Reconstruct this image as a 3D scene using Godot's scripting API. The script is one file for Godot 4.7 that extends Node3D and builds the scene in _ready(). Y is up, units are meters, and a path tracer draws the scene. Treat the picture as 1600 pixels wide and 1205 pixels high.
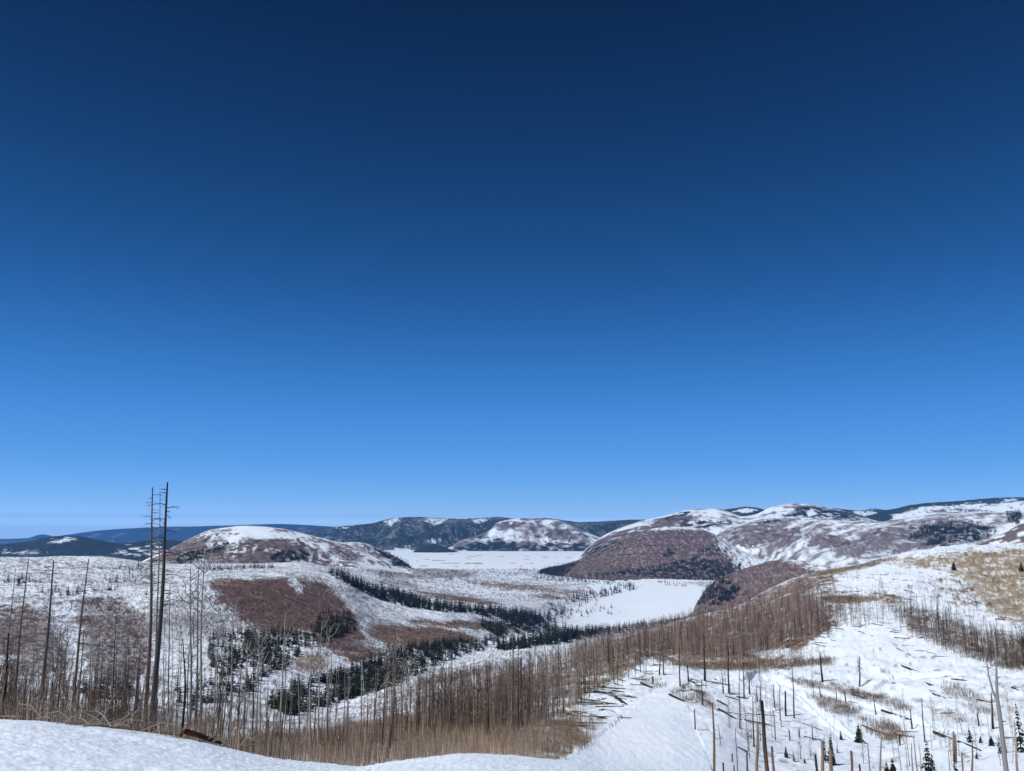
extends Node3D
# A burnt mountainside in late winter, looking over a snowy caldera valley.
# Photo pixels (1600 x 1205) give directions only; distances come from the lie of the land and the size of trees.

const PH_F := 1182.5
const PITCH := 0.18186           # 10.42 degrees up
var sp := sin(PITCH)
var cp := cos(PITCH)
var rng := RandomNumberGenerator.new()
var nz := {}
var layers := {}
var mats := {}
var taken := {}

# ---------------------------------------------------------------- photo pixels and directions
func ray(px: float, py: float) -> Vector3:      # x, y, z per metre of level distance
	var x := (px - 800.0) / PH_F
	var y := (602.5 - py) / PH_F
	var v := Vector3(x, y * cp + sp, -(cp - y * sp))
	return v / Vector2(v.x, v.z).length()

func at(px: float, py: float, d: float) -> Vector3:
	return ray(px, py) * d

func pix(p: Vector3) -> Vector2:
	var zc := -p.z * cp + p.y * sp
	var yc := p.y * cp + p.z * sp
	return Vector2(800.0 + p.x / zc * PH_F, 602.5 - yc / zc * PH_F)

# ---------------------------------------------------------------- helpers
func noise(seed_: int, period: float, octaves := 4, kind := FastNoiseLite.TYPE_SIMPLEX_SMOOTH) -> FastNoiseLite:
	var n := FastNoiseLite.new()
	n.noise_type = kind
	n.seed = seed_
	n.frequency = 1.0 / period
	n.fractal_type = FastNoiseLite.FRACTAL_FBM if octaves > 1 else FastNoiseLite.FRACTAL_NONE
	n.fractal_octaves = octaves
	return n

func slopes(xs: PackedFloat32Array, ys: PackedFloat32Array) -> PackedFloat32Array:
	var n := xs.size()
	var m := PackedFloat32Array()
	m.resize(n)
	var del := PackedFloat32Array()
	del.resize(n - 1)
	for i in n - 1:
		del[i] = (ys[i + 1] - ys[i]) / maxf(xs[i + 1] - xs[i], 1e-6)
	m[0] = del[0]
	m[n - 1] = del[n - 2]
	for i in range(1, n - 1):
		if del[i - 1] * del[i] <= 0.0:
			m[i] = 0.0
		else:
			var h0 := xs[i] - xs[i - 1]
			var h1 := xs[i + 1] - xs[i]
			var w1 := 2.0 * h1 + h0
			var w2 := h1 + 2.0 * h0
			m[i] = (w1 + w2) / (w1 / del[i - 1] + w2 / del[i])
	return m

func herm(xs: PackedFloat32Array, ys: PackedFloat32Array, m: PackedFloat32Array, i: int, x: float) -> float:
	var h := xs[i + 1] - xs[i]
	var t := clampf((x - xs[i]) / h, 0.0, 1.0)
	var t2 := t * t
	var t3 := t2 * t
	return (2 * t3 - 3 * t2 + 1) * ys[i] + (t3 - 2 * t2 + t) * h * m[i] + (-2 * t3 + 3 * t2) * ys[i + 1] + (t3 - t2) * h * m[i + 1]

func along(xs: PackedFloat32Array, ys: PackedFloat32Array, cols: PackedFloat32Array) -> PackedFloat32Array:
	var m := slopes(xs, ys)
	var o := PackedFloat32Array()
	o.resize(cols.size())
	var i := 0
	for c in cols.size():
		var x := clampf(cols[c], xs[0], xs[xs.size() - 1])
		while i < xs.size() - 2 and x > xs[i + 1]:
			i += 1
		o[c] = herm(xs, ys, m, i, x)
	return o

func numbered(called: String) -> String:
	var n: int = taken.get(called, 0)
	taken[called] = n + 1
	return called if n == 0 else "%s_%03d" % [called, n]

func tag(o: Node, label: String, category: String, group := "", kind := "") -> Node:
	o.set_meta("label", label)
	o.set_meta("category", category)
	if group != "":
		o.set_meta("group", group)
	if kind != "":
		o.set_meta("kind", kind)
	return o

func put(mesh: Mesh, called: String, m: Material, parent: Node = null) -> MeshInstance3D:
	var o := MeshInstance3D.new()
	o.mesh = mesh
	o.material_override = m
	if parent:
		o.name = called
		parent.add_child(o, true)
	else:
		o.name = numbered(called)
		add_child(o)
	return o

func plain(c: Color, rough := 0.9, spec := 0.3) -> StandardMaterial3D:
	var m := StandardMaterial3D.new()
	m.albedo_color = c.linear_to_srgb()
	m.roughness = rough
	m.metallic_specular = spec
	return m

func vcol(rough := 0.9, spec := 0.25) -> StandardMaterial3D:
	var m := StandardMaterial3D.new()
	m.vertex_color_use_as_albedo = true
	m.roughness = rough
	m.metallic_specular = spec
	return m

class MB:                                    # collects tubes and leaves into one mesh
	var v := PackedVector3Array()
	var n := PackedVector3Array()
	var c := PackedColorArray()
	var ix := PackedInt32Array()
	func tube(pts: Array, rad: Array, sides: int, col0: Color, col1: Color, twist := 0.0) -> void:
		var b := v.size()
		for i in pts.size():
			var d: Vector3 = (pts[mini(i + 1, pts.size() - 1)] - pts[maxi(i - 1, 0)]).normalized()
			var s := d.cross(Vector3(0.31, 0.2, 0.93)).normalized()
			var u := s.cross(d)
			var col := col0.lerp(col1, float(i) / (pts.size() - 1))
			for k in sides:
				var a := TAU * k / sides + twist
				var r := s * cos(a) + u * sin(a)
				v.append(pts[i] + r * rad[i])
				n.append(r)
				c.append(col)
		for i in pts.size() - 1:
			for k in sides:
				var p := b + i * sides + k
				var q := b + i * sides + (k + 1) % sides
				ix.append_array(PackedInt32Array([p, q, p + sides, q, q + sides, p + sides]))
		if rad[pts.size() - 1] > 0.012:      # broken top
			var top := b + (pts.size() - 1) * sides
			v.append(pts[pts.size() - 1] + (pts[pts.size() - 1] - pts[pts.size() - 2]).normalized() * rad[pts.size() - 1] * 0.8)
			n.append(Vector3.UP)
			c.append(col1)
			for k in sides:
				ix.append_array(PackedInt32Array([top + k, top + (k + 1) % sides, v.size() - 1]))
	func tri(a: Vector3, b2: Vector3, d: Vector3, nn: Vector3, col: Color) -> void:
		var b := v.size()
		v.append_array(PackedVector3Array([a, b2, d]))
		n.append_array(PackedVector3Array([nn, nn, nn]))
		c.append_array(PackedColorArray([col, col, col]))
		if (b2 - a).cross(d - a).dot(nn) < 0.0:
			ix.append_array(PackedInt32Array([b, b + 1, b + 2]))
		else:
			ix.append_array(PackedInt32Array([b, b + 2, b + 1]))
	func mesh() -> ArrayMesh:
		var a := []
		a.resize(Mesh.ARRAY_MAX)
		a[Mesh.ARRAY_VERTEX] = v
		a[Mesh.ARRAY_NORMAL] = n
		a[Mesh.ARRAY_COLOR] = c
		a[Mesh.ARRAY_INDEX] = ix
		var m := ArrayMesh.new()
		m.add_surface_from_arrays(Mesh.PRIMITIVE_TRIANGLES, a)
		return m

# ---------------------------------------------------------------- land
# rows run from near to far; each is a list of [px, py, d] or, for the dip behind a crest, a Vector2(d added, h added)
func land(called: String, label: String, x0: float, x1: float, dx: float, rows: Array, seg: Array, relief: Callable, paint: Callable, m: Material) -> void:
	var cols := PackedFloat32Array()
	var x := x0
	while x <= x1 + 0.01:
		cols.append(x)
		x += dx if x > -60 and x < 1660 else dx * 4.0
	var nc := cols.size()
	var rd := []
	var rp := []
	for r in rows:
		if r is Vector2:
			rd.append(r)
			rp.append(null)
			continue
		var xs := PackedFloat32Array()
		var ys := PackedFloat32Array()
		var ds := PackedFloat32Array()
		for p in r:
			xs.append(p[0])
			ys.append(p[1])
			ds.append(log(p[2]))
		rp.append(along(xs, ys, cols))
		rd.append(along(xs, ds, cols))
	var nr := 1
	for s in seg:
		nr += s
	var v := PackedVector3Array()
	var c := PackedColorArray()
	var py := PackedFloat32Array()
	v.resize(nc * nr)
	c.resize(nc * nr)
	py.resize(nc * nr)
	var nrow := rows.size()
	for ci in nc:
		var D := PackedFloat32Array()
		var H := PackedFloat32Array()
		D.resize(nrow)
		H.resize(nrow)
		for k in nrow:
			if rp[k] == null:
				D[k] = D[k - 1] + rd[k].x
				H[k] = H[k - 1] + rd[k].y
			else:
				D[k] = exp(rd[k][ci])
				H[k] = ray(cols[ci], rp[k][ci]).y * D[k]
		var ms := slopes(D, H)
		var X := (cols[ci] - 800.0) / PH_F
		var phi := atan(X * cp)
		var RR := sqrt(1.0 + X * X * cp * cp)
		var j := 0
		for k in nrow - 1:
			for s in seg[k] + (1 if k == nrow - 2 else 0):
				var t: float = float(s) / seg[k]
				var d := 1.0 / lerpf(1.0 / D[k], 1.0 / D[k + 1], t)
				var h := herm(D, H, ms, k, d)
				var th := phi + asin(clampf(X * h / d * sp / RR, -1.0, 1.0))
				var p := Vector3(sin(th) * d, h, -cos(th) * d)
				p.y += relief.call(p, d, cols[ci], float(k) + t)
				var q := pix(p)
				var id := ci * nr + j
				v[id] = p
				py[id] = q.y
				c[id] = paint.call(p, cols[ci], q.y, d, float(k) + t)
				j += 1
	var n := PackedVector3Array()
	n.resize(nc * nr)
	var ix := PackedInt32Array()
	ix.resize((nc - 1) * (nr - 1) * 6)
	var w := 0
	for ci in nc:
		for j in nr:
			var a := v[mini(ci + 1, nc - 1) * nr + j] - v[maxi(ci - 1, 0) * nr + j]
			var b := v[ci * nr + mini(j + 1, nr - 1)] - v[ci * nr + maxi(j - 1, 0)]
			n[ci * nr + j] = a.cross(b).normalized()
			if n[ci * nr + j].y < 0.0:
				n[ci * nr + j] *= -1.0
			if ci < nc - 1 and j < nr - 1:
				var p := ci * nr + j
				ix[w] = p
				ix[w + 1] = p + 1
				ix[w + 2] = p + nr
				ix[w + 3] = p + nr
				ix[w + 4] = p + 1
				ix[w + 5] = p + nr + 1
				w += 6
	var arr := []
	arr.resize(Mesh.ARRAY_MAX)
	arr[Mesh.ARRAY_VERTEX] = v
	arr[Mesh.ARRAY_NORMAL] = n
	arr[Mesh.ARRAY_COLOR] = c
	arr[Mesh.ARRAY_INDEX] = ix
	var mesh := ArrayMesh.new()
	mesh.add_surface_from_arrays(Mesh.PRIMITIVE_TRIANGLES, arr)
	var o := put(mesh, called, m)
	o.set_meta("kind", "structure")
	o.set_meta("label", label)
	layers[called] = {"cols": cols, "nr": nr, "v": v, "py": py}

func column(L: Dictionary, px: float) -> int:
	return clampi(L.cols.bsearch(px), 0, L.cols.size() - 1)

func ground(called: String, px: float, py: float) -> Vector3:       # the land under a photo pixel
	var L: Dictionary = layers[called]
	var nr: int = L.nr
	var b := column(L, px) * nr
	var ys: PackedFloat32Array = L.py
	for j in nr - 1:
		if called == "ridge" and Vector2(L.v[b + j].x, L.v[b + j].z).length() < 48.0:
			continue
		if ys[b + j] >= py and ys[b + j + 1] < py:
			var t: float = (ys[b + j] - py) / (ys[b + j] - ys[b + j + 1])
			return L.v[b + j].lerp(L.v[b + j + 1], t)
	return Vector3.INF

func ground_far(called: String, px: float, d: float) -> Vector3:    # the land at a level distance
	var L: Dictionary = layers[called]
	var nr: int = L.nr
	var b := column(L, px) * nr
	for j in nr - 1:
		var d0 := Vector2(L.v[b + j].x, L.v[b + j].z).length()
		var d1 := Vector2(L.v[b + j + 1].x, L.v[b + j + 1].z).length()
		if d0 <= d and d1 > d:
			return L.v[b + j].lerp(L.v[b + j + 1], (d - d0) / (d1 - d0))
	return Vector3.INF

func poly(a: Array) -> PackedVector2Array:
	var p := PackedVector2Array()
	for i in range(0, a.size(), 2):
		p.append(Vector2(a[i], a[i + 1]))
	return p

class Patch:
	var p: PackedVector2Array
	var box: Rect2
	var col: Color
	var dense: float
	var wob: float

func patch(a: Array, col: Color, dense: float, wob := 6.0) -> Patch:
	var q := Patch.new()
	q.p = poly(a)
	q.box = Rect2(q.p[0], Vector2.ZERO)
	for v in q.p:
		q.box = q.box.expand(v)
	q.box = q.box.grow(wob * 4)
	q.col = col
	q.dense = dense
	q.wob = wob
	return q

func cover(list: Array, base: Color, px: float, py: float, w1: float, w2: float, speck: float) -> Color:
	var c := base
	for q: Patch in list:
		if q.box.has_point(Vector2(px, py)):
			var ja := Vector2((w1 + speck * 0.8) * q.wob * 1.8, (w2 - speck * 0.8) * q.wob)
			var ins := 0.0
			for k in 3:
				if Geometry2D.is_point_in_polygon(Vector2(px, py) + ja * (0.5 + 0.8 * k), q.p):
					ins += 0.3333
			if ins > 0.0:
				var w := smoothstep(-0.3, 0.3, q.dense * 2.0 - 1.0 - speck) * ins
				c = c.lerp(vary(q.col, 1.0 + clampf(speck, -1.0, 1.0) * (0.6 if q.col.r < 0.5 else 0.04)), w)
	return c

var SNOW := Color(0.77, 0.845, 0.93)
var BROWN := Color(0.13, 0.085, 0.073)
var OCHRE := Color(0.36, 0.29, 0.20)
var DUSK := Color(0.175, 0.15, 0.152)
var DARK := Color(0.022, 0.028, 0.030)

func vary(c: Color, k: float) -> Color:
	return Color(c.r * k, c.g * k, c.b * k)

# ---------------------------------------------------------------- scatter
func inside_points(p: PackedVector2Array, n: int) -> Array:
	var box := Rect2(p[0], Vector2.ZERO)
	for v in p:
		box = box.expand(v)
	var o := []
	var tries := 0
	while o.size() < n and tries < n * 30:
		tries += 1
		var q := Vector2(rng.randf_range(box.position.x, box.end.x), rng.randf_range(box.position.y, box.end.y))
		if Geometry2D.is_point_in_polygon(q, p):
			o.append(q)
	return o

func mass(called: String, label: String, category: String, mesh: Mesh, m: Material, tf: Array, cols: Array) -> void:
	if tf.is_empty():
		return
	var mm := MultiMesh.new()
	mm.transform_format = MultiMesh.TRANSFORM_3D
	mm.use_colors = true
	mm.mesh = mesh
	mm.instance_count = tf.size()
	for i in tf.size():
		mm.set_instance_transform(i, tf[i])
		mm.set_instance_color(i, cols[i])
	var o := MultiMeshInstance3D.new()
	o.multimesh = mm
	o.material_override = m
	o.name = numbered(called)
	add_child(o)
	tag(o, label, category, "", "stuff")

# ---------------------------------------------------------------- plants
func snag_meshes(seed_: int, style: int) -> Array:       # a 10 m dead tree: [trunk, branches], pale colours that the copies tint
	rng.seed = seed_
	var t := MB.new()
	var b := MB.new()
	var pts := []
	var rad := []
	var lean := Vector3(rng.randf_range(-0.3, 0.3), 0, rng.randf_range(-0.3, 0.3))
	var k := 6
	var top_r := 0.016 if style != 3 else 0.055
	for i in k + 1:
		var f := float(i) / k
		pts.append(Vector3(0, f * 10.0 - 0.25 * (1 - f), 0) + lean * f * f + Vector3(rng.randf_range(-0.05, 0.05), 0, rng.randf_range(-0.05, 0.05)) * f)
		rad.append(lerpf(0.085, top_r, pow(f, 0.9)) * (1.25 if i == 0 else 1.0))
	t.tube(pts, rad, 6, Color.WHITE, Color.WHITE)
	var nb: int = [20, 38, 58, 10][style]
	for i in nb:
		var f := rng.randf_range([0.35, 0.3, 0.16, 0.3][style], 0.98)
		var o: Vector3 = pts[int(f * k)].lerp(pts[mini(int(f * k) + 1, k)], f * k - int(f * k))
		var a := rng.randf() * TAU
		var L: float = rng.randf_range(0.35, 1.0) * [0.9, 1.2, 1.35, 0.5][style] * (1.25 - 0.75 * f)
		var up: float = rng.randf_range(-0.25, 0.3) if style < 2 else rng.randf_range(0.3, 1.1)
		var e := o + Vector3(cos(a), up, sin(a)) * L
		var mid := o.lerp(e, 0.5) + Vector3(0, rng.randf_range(0.0, 0.12) * L, 0)
		b.tube([o, mid, e], [0.024, 0.017, 0.006], 3, Color.WHITE, Color.WHITE)
		if style >= 1:
			for s in 2:
				var o2 := o.lerp(e, rng.randf_range(0.35, 0.8))
				b.tube([o2, o2 + Vector3(cos(a + rng.randf_range(-0.9, 0.9)), up + rng.randf_range(0, 0.5), sin(a + rng.randf_range(-0.9, 0.9))) * L * 0.45], [0.014, 0.005], 3, Color.WHITE, Color.WHITE)
	return [t.mesh(), b.mesh()]

func joined(list: Array) -> ArrayMesh:
	var st := SurfaceTool.new()
	st.begin(Mesh.PRIMITIVE_TRIANGLES)
	for m in list:
		st.append_from(m, 0, Transform3D.IDENTITY)
	return st.commit()

func conifer_meshes(seed_: int, tiers: int, spikes: int, fat: float, gap: float) -> Array:  # a 10 m spruce: [trunk, crown]
	rng.seed = seed_
	var t := MB.new()
	t.tube([Vector3(0, -0.3, 0), Vector3(0, 3, 0), Vector3(0, 9.6, 0)], [0.17, 0.13, 0.015], 5, Color(0.07, 0.05, 0.04), Color(0.06, 0.05, 0.04))
	var b := MB.new()
	for i in tiers:
		var f := (i + rng.randf() * 0.5) / tiers
		var y := lerpf(0.7, 9.7, f)
		var R := fat * (pow(1.0 - f, 0.8) * 1.75 + 0.12) * rng.randf_range(0.8, 1.15)
		for k in spikes:
			if rng.randf() < gap:
				continue
			var a := TAU * (k + rng.randf()) / spikes + i * 1.3
			var d := Vector3(cos(a), 0, sin(a))
			var s := Vector3(-d.z, 0, d.x)
			var r := R * rng.randf_range(0.65, 1.2)
			var tip := d * r + Vector3(0, y - r * rng.randf_range(0.15, 0.5), 0)
			var o := Vector3(0, y + 0.28, 0) + d * 0.05
			var wd := r * rng.randf_range(0.22, 0.36) + 0.07
			var mid := o.lerp(tip, 0.55) + Vector3(0, 0.10 * r, 0)
			var g := rng.randf_range(0.6, 1.25)
			var col := Color(0.019 * g, 0.027 * g, 0.019 * g)
			var up := (d * 0.55 + Vector3.UP).normalized()
			b.tri(o, mid + s * wd, mid + Vector3(0, 0.12, 0), (up + s * 0.5).normalized(), col)
			b.tri(o, mid + Vector3(0, 0.12, 0), mid - s * wd, (up - s * 0.5).normalized(), col)
			b.tri(mid + s * wd, tip, mid + Vector3(0, 0.12, 0), (up + s * 0.5 + d * 0.4).normalized(), col)
			b.tri(mid + Vector3(0, 0.12, 0), tip, mid - s * wd, (up - s * 0.5 + d * 0.4).normalized(), col)
			b.tri(mid + s * wd * 0.8 , mid + d * 0.2 * r - Vector3(0, 0.35 * r + 0.1, 0), mid - s * wd * 0.8, d, col)
	b.tube([Vector3(0, 9.3, 0), Vector3(0, 10.0, 0)], [0.06, 0.006], 4, Color(0.03, 0.045, 0.03), Color(0.035, 0.05, 0.03))
	return [t.mesh(), b.mesh()]

func sapling_clump(seed_: int, stems: int, spread: float, tall: float, r: float) -> ArrayMesh:
	rng.seed = seed_
	var b := MB.new()
	for i in stems:
		var a := rng.randf() * TAU
		var o := Vector3(cos(a), 0, sin(a)) * spread * sqrt(rng.randf())
		var h := tall * rng.randf_range(0.45, 1.0)
		var e := o + Vector3(rng.randf_range(-0.16, 0.16) * h, h, rng.randf_range(-0.16, 0.16) * h)
		var g := rng.randf_range(0.6, 1.3)
		var col := Color(g, g, g)
		b.tube([o - Vector3(0, 0.25, 0), o.lerp(e, 0.55) + Vector3(rng.randf_range(-0.05, 0.05), 0, 0), e], [r, r * 0.7, r * 0.25], 3, col, col)
		for k in 3:
			var s := o.lerp(e, rng.randf_range(0.35, 0.85))
			var q := rng.randf() * TAU
			b.tube([s, s + Vector3(cos(q) * 0.5, 0.85, sin(q) * 0.5) * h * rng.randf_range(0.1, 0.22)], [r * 0.5, r * 0.2], 3, col, col)
	return b.mesh()

func turned(p: Vector3, s: Vector3, lean := 0.03) -> Transform3D:
	var B := Basis.from_euler(Vector3(rng.randf_range(-lean, lean), rng.randf() * TAU, rng.randf_range(-lean, lean)))
	return Transform3D(B.scaled_local(s), p)

# a dead tree that stands out: trunk from base to top, every branch its own piece
# style: 0 short bare stubs, 1 level twigs near the top, 2 forked pale crown, 3 drooping crown, 4 bare pole
func big_snag(base: Vector3, top: Vector3, r0: float, r1: float, style: int, low: Color, high: Color, label: String, group: String, bow := 0.0, called := "dead_tree") -> Node3D:
	var o := Node3D.new()
	o.name = numbered(called)
	add_child(o)
	o.position = base
	tag(o, label, "dead tree", group)
	var H := top - base
	var h := H.length()
	var side := Vector3(1, 0, 0)
	var t := MB.new()
	var pts := []
	var rad := []
	var k := 10
	var w := rng.randf() * TAU
	for i in k + 1:
		var f := float(i) / k
		pts.append(H * f - Vector3(0, 0.5, 0) * (1 - f) + side * bow * sin(f * PI) + Vector3(sin(f * 9 + w), 0, cos(f * 7 + w)) * h * 0.0035)
		rad.append(lerpf(r0, r1, pow(f, 0.85)) * (1.3 if i == 0 else 1.0) * rng.randf_range(0.94, 1.06))
	t.tube(pts, rad, 9, low, high)
	put(t.mesh(), "trunk", mats.bark, o)
	var n: int = [16, 34, 11, 26, 3][style]
	for i in n:
		var f: float = [rng.randf_range(0.3, 0.95), lerpf(0.52, 0.985, float(i) / n), rng.randf_range(0.62, 0.97), lerpf(0.5, 0.985, float(i) / n), rng.randf_range(0.2, 0.9)][style]
		var q: Vector3 = pts[int(f * k)].lerp(pts[mini(int(f * k) + 1, k)], f * k - int(f * k))
		var a := rng.randf() * TAU
		var d := Vector3(cos(a), 0, sin(a))
		var b := MB.new()
		var tw := MB.new()
		var br := maxf(r0 * 0.13, 0.013) * (1.5 if style == 2 or style == 3 else 1.0)
		if style == 0 or style == 4:
			var L := h * rng.randf_range(0.02, 0.075)
			b.tube([q, q + d * L + Vector3(0, L * rng.randf_range(-0.3, 0.4), 0)], [br, br * 0.3], 4, high, high)
		elif style == 1:
			var L := h * rng.randf_range(0.03, 0.085) * (1.35 - 0.7 * f)
			var e := q + d * L + Vector3(0, L * rng.randf_range(-0.22, 0.12), 0)
			b.tube([q, q.lerp(e, 0.5) + Vector3(0, L * 0.08, 0), e], [br, br * 0.75, br * 0.3], 4, high, high)
			for s in 3:
				var z := q.lerp(e, rng.randf_range(0.3, 0.95))
				tw.tube([z, z + (d.rotated(Vector3.UP, rng.randf_range(-1.2, 1.2)) * 0.5 + Vector3(0, rng.randf_range(-0.4, 0.4), 0)) * L * 0.5], [br * 0.5, br * 0.2], 3, high, high)
		elif style == 2:
			var L := h * rng.randf_range(0.09, 0.2) * (1.3 - 0.6 * f)
			var p1 := q + (d * 0.75 + Vector3(0, 0.55, 0)) * L * 0.45
			var p2 := p1 + (d.rotated(Vector3.UP, rng.randf_range(-0.8, 0.8)) * 0.4 + Vector3(0, 0.9, 0)) * L * 0.4
			var p3 := p2 + (d.rotated(Vector3.UP, rng.randf_range(-1.2, 1.2)) * 0.5 + Vector3(0, 0.6, 0)) * L * 0.35
			b.tube([q, p1, p2, p3], [br * 1.3, br, br * 0.7, br * 0.3], 4, high, high)
			for s in 4:
				var z: Vector3 = [p1, p2, p1.lerp(p2, 0.5), p2.lerp(p3, 0.5)][s]
				tw.tube([z, z + (d.rotated(Vector3.UP, rng.randf_range(-1.6, 1.6)) * 0.7 + Vector3(0, rng.randf_range(0.2, 0.9), 0)) * L * 0.35], [br * 0.6, br * 0.2], 3, high, high)
		else:
			var L := h * rng.randf_range(0.12, 0.2) * (1.25 - 0.5 * f)
			var p1 := q + (d * 0.8 + Vector3(0, 0.25, 0)) * L * 0.4
			var p2 := p1 + (d * 0.75 - Vector3(0, 0.3, 0)) * L * 0.4
			var p3 := p2 + (d * 0.35 - Vector3(0, 0.9, 0)) * L * 0.4
			b.tube([q, p1, p2, p3], [br, br * 0.85, br * 0.6, br * 0.3], 4, high, high)
			for s in 4:
				var z: Vector3 = p1.lerp(p3, s * 0.3)
				tw.tube([z, z + Vector3(rng.randf_range(-0.15, 0.15), -0.35, rng.randf_range(-0.15, 0.15)) * L], [br * 0.5, br * 0.2], 3, high, high)
		var bo := put(b.mesh(), "branch", mats.bark, o)
		if tw.v.size() > 0:
			put(tw.mesh(), "twigs", mats.twig, bo)
	return o

func log_between(p0: Vector3, p1: Vector3, r: float, col: Color, label: String, group: String, stubs := 3) -> void:
	var o := Node3D.new()
	o.name = numbered("fallen_log")
	add_child(o)
	o.position = p0
	tag(o, label, "log", group)
	var e := p1 - p0
	var up := Vector3(0, r * 0.55, 0)
	var t := MB.new()
	t.tube([up - e * 0.004, up, up + e * 0.35 + Vector3(0, r * 0.2, 0), up + e * 0.7, up + e], [0.01, r, r * 0.9, r * 0.75, r * 0.5], 7, col, col)
	put(t.mesh(), "trunk", mats.bark, o)
	if stubs > 0:
		var b := MB.new()
		for i in stubs:
			var q := up + e * rng.randf_range(0.3, 0.95)
			var d := Vector3(rng.randf_range(-1, 1), rng.randf_range(0.2, 1), rng.randf_range(-1, 1)).normalized()
			b.tube([q, q + d * minf(rng.randf_range(0.5, 1.3), r * 5.0)], [r * 0.22, r * 0.08], 3, col, col)
		put(b.mesh(), "branch_stubs", mats.bark, o)

# ================================================================ the scene
func _ready() -> void:
	# ---- camera
	var cam := Camera3D.new()
	cam.name = "camera"
	cam.fov = 54.0
	cam.near = 0.1
	cam.far = 120000.0
	cam.rotation.x = PITCH
	add_child(cam)
	cam.current = true
	# ---- sky: deep blue overhead, paler towards the horizon
	var stops := [[-90.0, 0.34, 0.50, 0.76], [-3.0, 0.68, 1.06, 1.46], [0.0, 0.64, 1.02, 1.44], [0.6, 0.49, 0.84, 1.28], [1.4, 0.295, 0.60, 1.05], [4.0, 0.128, 0.388, 0.865], [8.0, 0.062, 0.266, 0.70], [11.5, 0.0358, 0.187, 0.535], [14.5, 0.0240, 0.136, 0.415], [18.0, 0.0158, 0.095, 0.305], [22.5, 0.0100, 0.064, 0.212], [27.5, 0.0063, 0.042, 0.145], [32.5, 0.0044, 0.029, 0.103], [37.5, 0.0034, 0.0212, 0.074], [60.0, 0.0030, 0.018, 0.060], [90.0, 0.0030, 0.018, 0.060]]
	var im := Image.create(8, 720, false, Image.FORMAT_RGBF)
	var se := PackedFloat32Array()
	var sc := [PackedFloat32Array(), PackedFloat32Array(), PackedFloat32Array()]
	for st in stops:
		se.append(st[0])
		for k in 3:
			sc[k].append(log(st[k + 1]))
	var rows := PackedFloat32Array()
	for y in 720:
		rows.append(-90.0 + (y + 0.5) / 4.0)
	var cr := along(se, sc[0], rows)
	var cg := along(se, sc[1], rows)
	var cb := along(se, sc[2], rows)
	for y in 720:
		for x in 8:
			im.set_pixel(x, 719 - y, Color(exp(cr[y]), exp(cg[y]), exp(cb[y])))
	var pan := PanoramaSkyMaterial.new()
	pan.panorama = ImageTexture.create_from_image(im)
	var sky := Sky.new()
	sky.sky_material = pan
	var env := Environment.new()
	env.background_mode = Environment.BG_SKY
	env.sky = sky
	env.tonemap_mode = Environment.TONE_MAPPER_LINEAR
	env.tonemap_exposure = 1.0
	env.sdfgi_enabled = true
	env.ssao_enabled = true
	env.ssil_enabled = true
	env.fog_enabled = true
	env.fog_light_color = Color(0.42, 0.69, 1.0)
	env.fog_density = 0.000029
	var we := WorldEnvironment.new()
	we.environment = env
	add_child(we)
	# ---- sun: high on the left, a little behind the camera
	var sun := DirectionalLight3D.new()
	sun.name = "sun"
	sun.light_energy = 1.31
	sun.light_color = Color(1.0, 0.995, 0.985)
	sun.light_angular_distance = 0.5
	sun.shadow_enabled = true
	add_child(sun)
	var saz := deg_to_rad(122.0)
	var sel := deg_to_rad(50.0)
	var to_sun := Vector3(-sin(saz) * cos(sel), sin(sel), -cos(saz) * cos(sel))
	sun.look_at_from_position(to_sun * 100.0, Vector3.ZERO, Vector3.UP)

	materials()
	land_far()
	land_valley()
	land_near()
	print("land ", Time.get_ticks_msec())
	plants_far()
	print("far plants ", Time.get_ticks_msec())
	plants_near()
	print("near plants ", Time.get_ticks_msec())

func materials() -> void:
	mats.land = vcol(0.85, 0.2)
	var s := vcol(0.75, 0.3)
	s.heightmap_enabled = true
	var nt := NoiseTexture2D.new()
	nt.width = 1024
	nt.height = 1024
	nt.seamless = true
	nt.noise = noise(5, 26.0, 5)
	s.heightmap_texture = nt
	s.heightmap_scale = 0.55
	s.uv1_triplanar = true
	s.uv1_world_triplanar = true
	s.uv1_scale = Vector3(0.45, 0.45, 0.45)
	mats.near = s
	var b := vcol(0.95, 0.2)
	var bt := NoiseTexture2D.new()
	bt.width = 512
	bt.height = 512
	bt.seamless = true
	bt.noise = noise(9, 30.0, 4)
	b.heightmap_enabled = true
	b.heightmap_texture = bt
	b.heightmap_scale = 2.0
	b.uv1_triplanar = true
	b.uv1_scale = Vector3(2.2, 0.5, 2.2)
	mats.bark = b
	mats.twig = vcol(0.95, 0.1)
	mats.leaf = vcol(0.8, 0.2)

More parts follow.
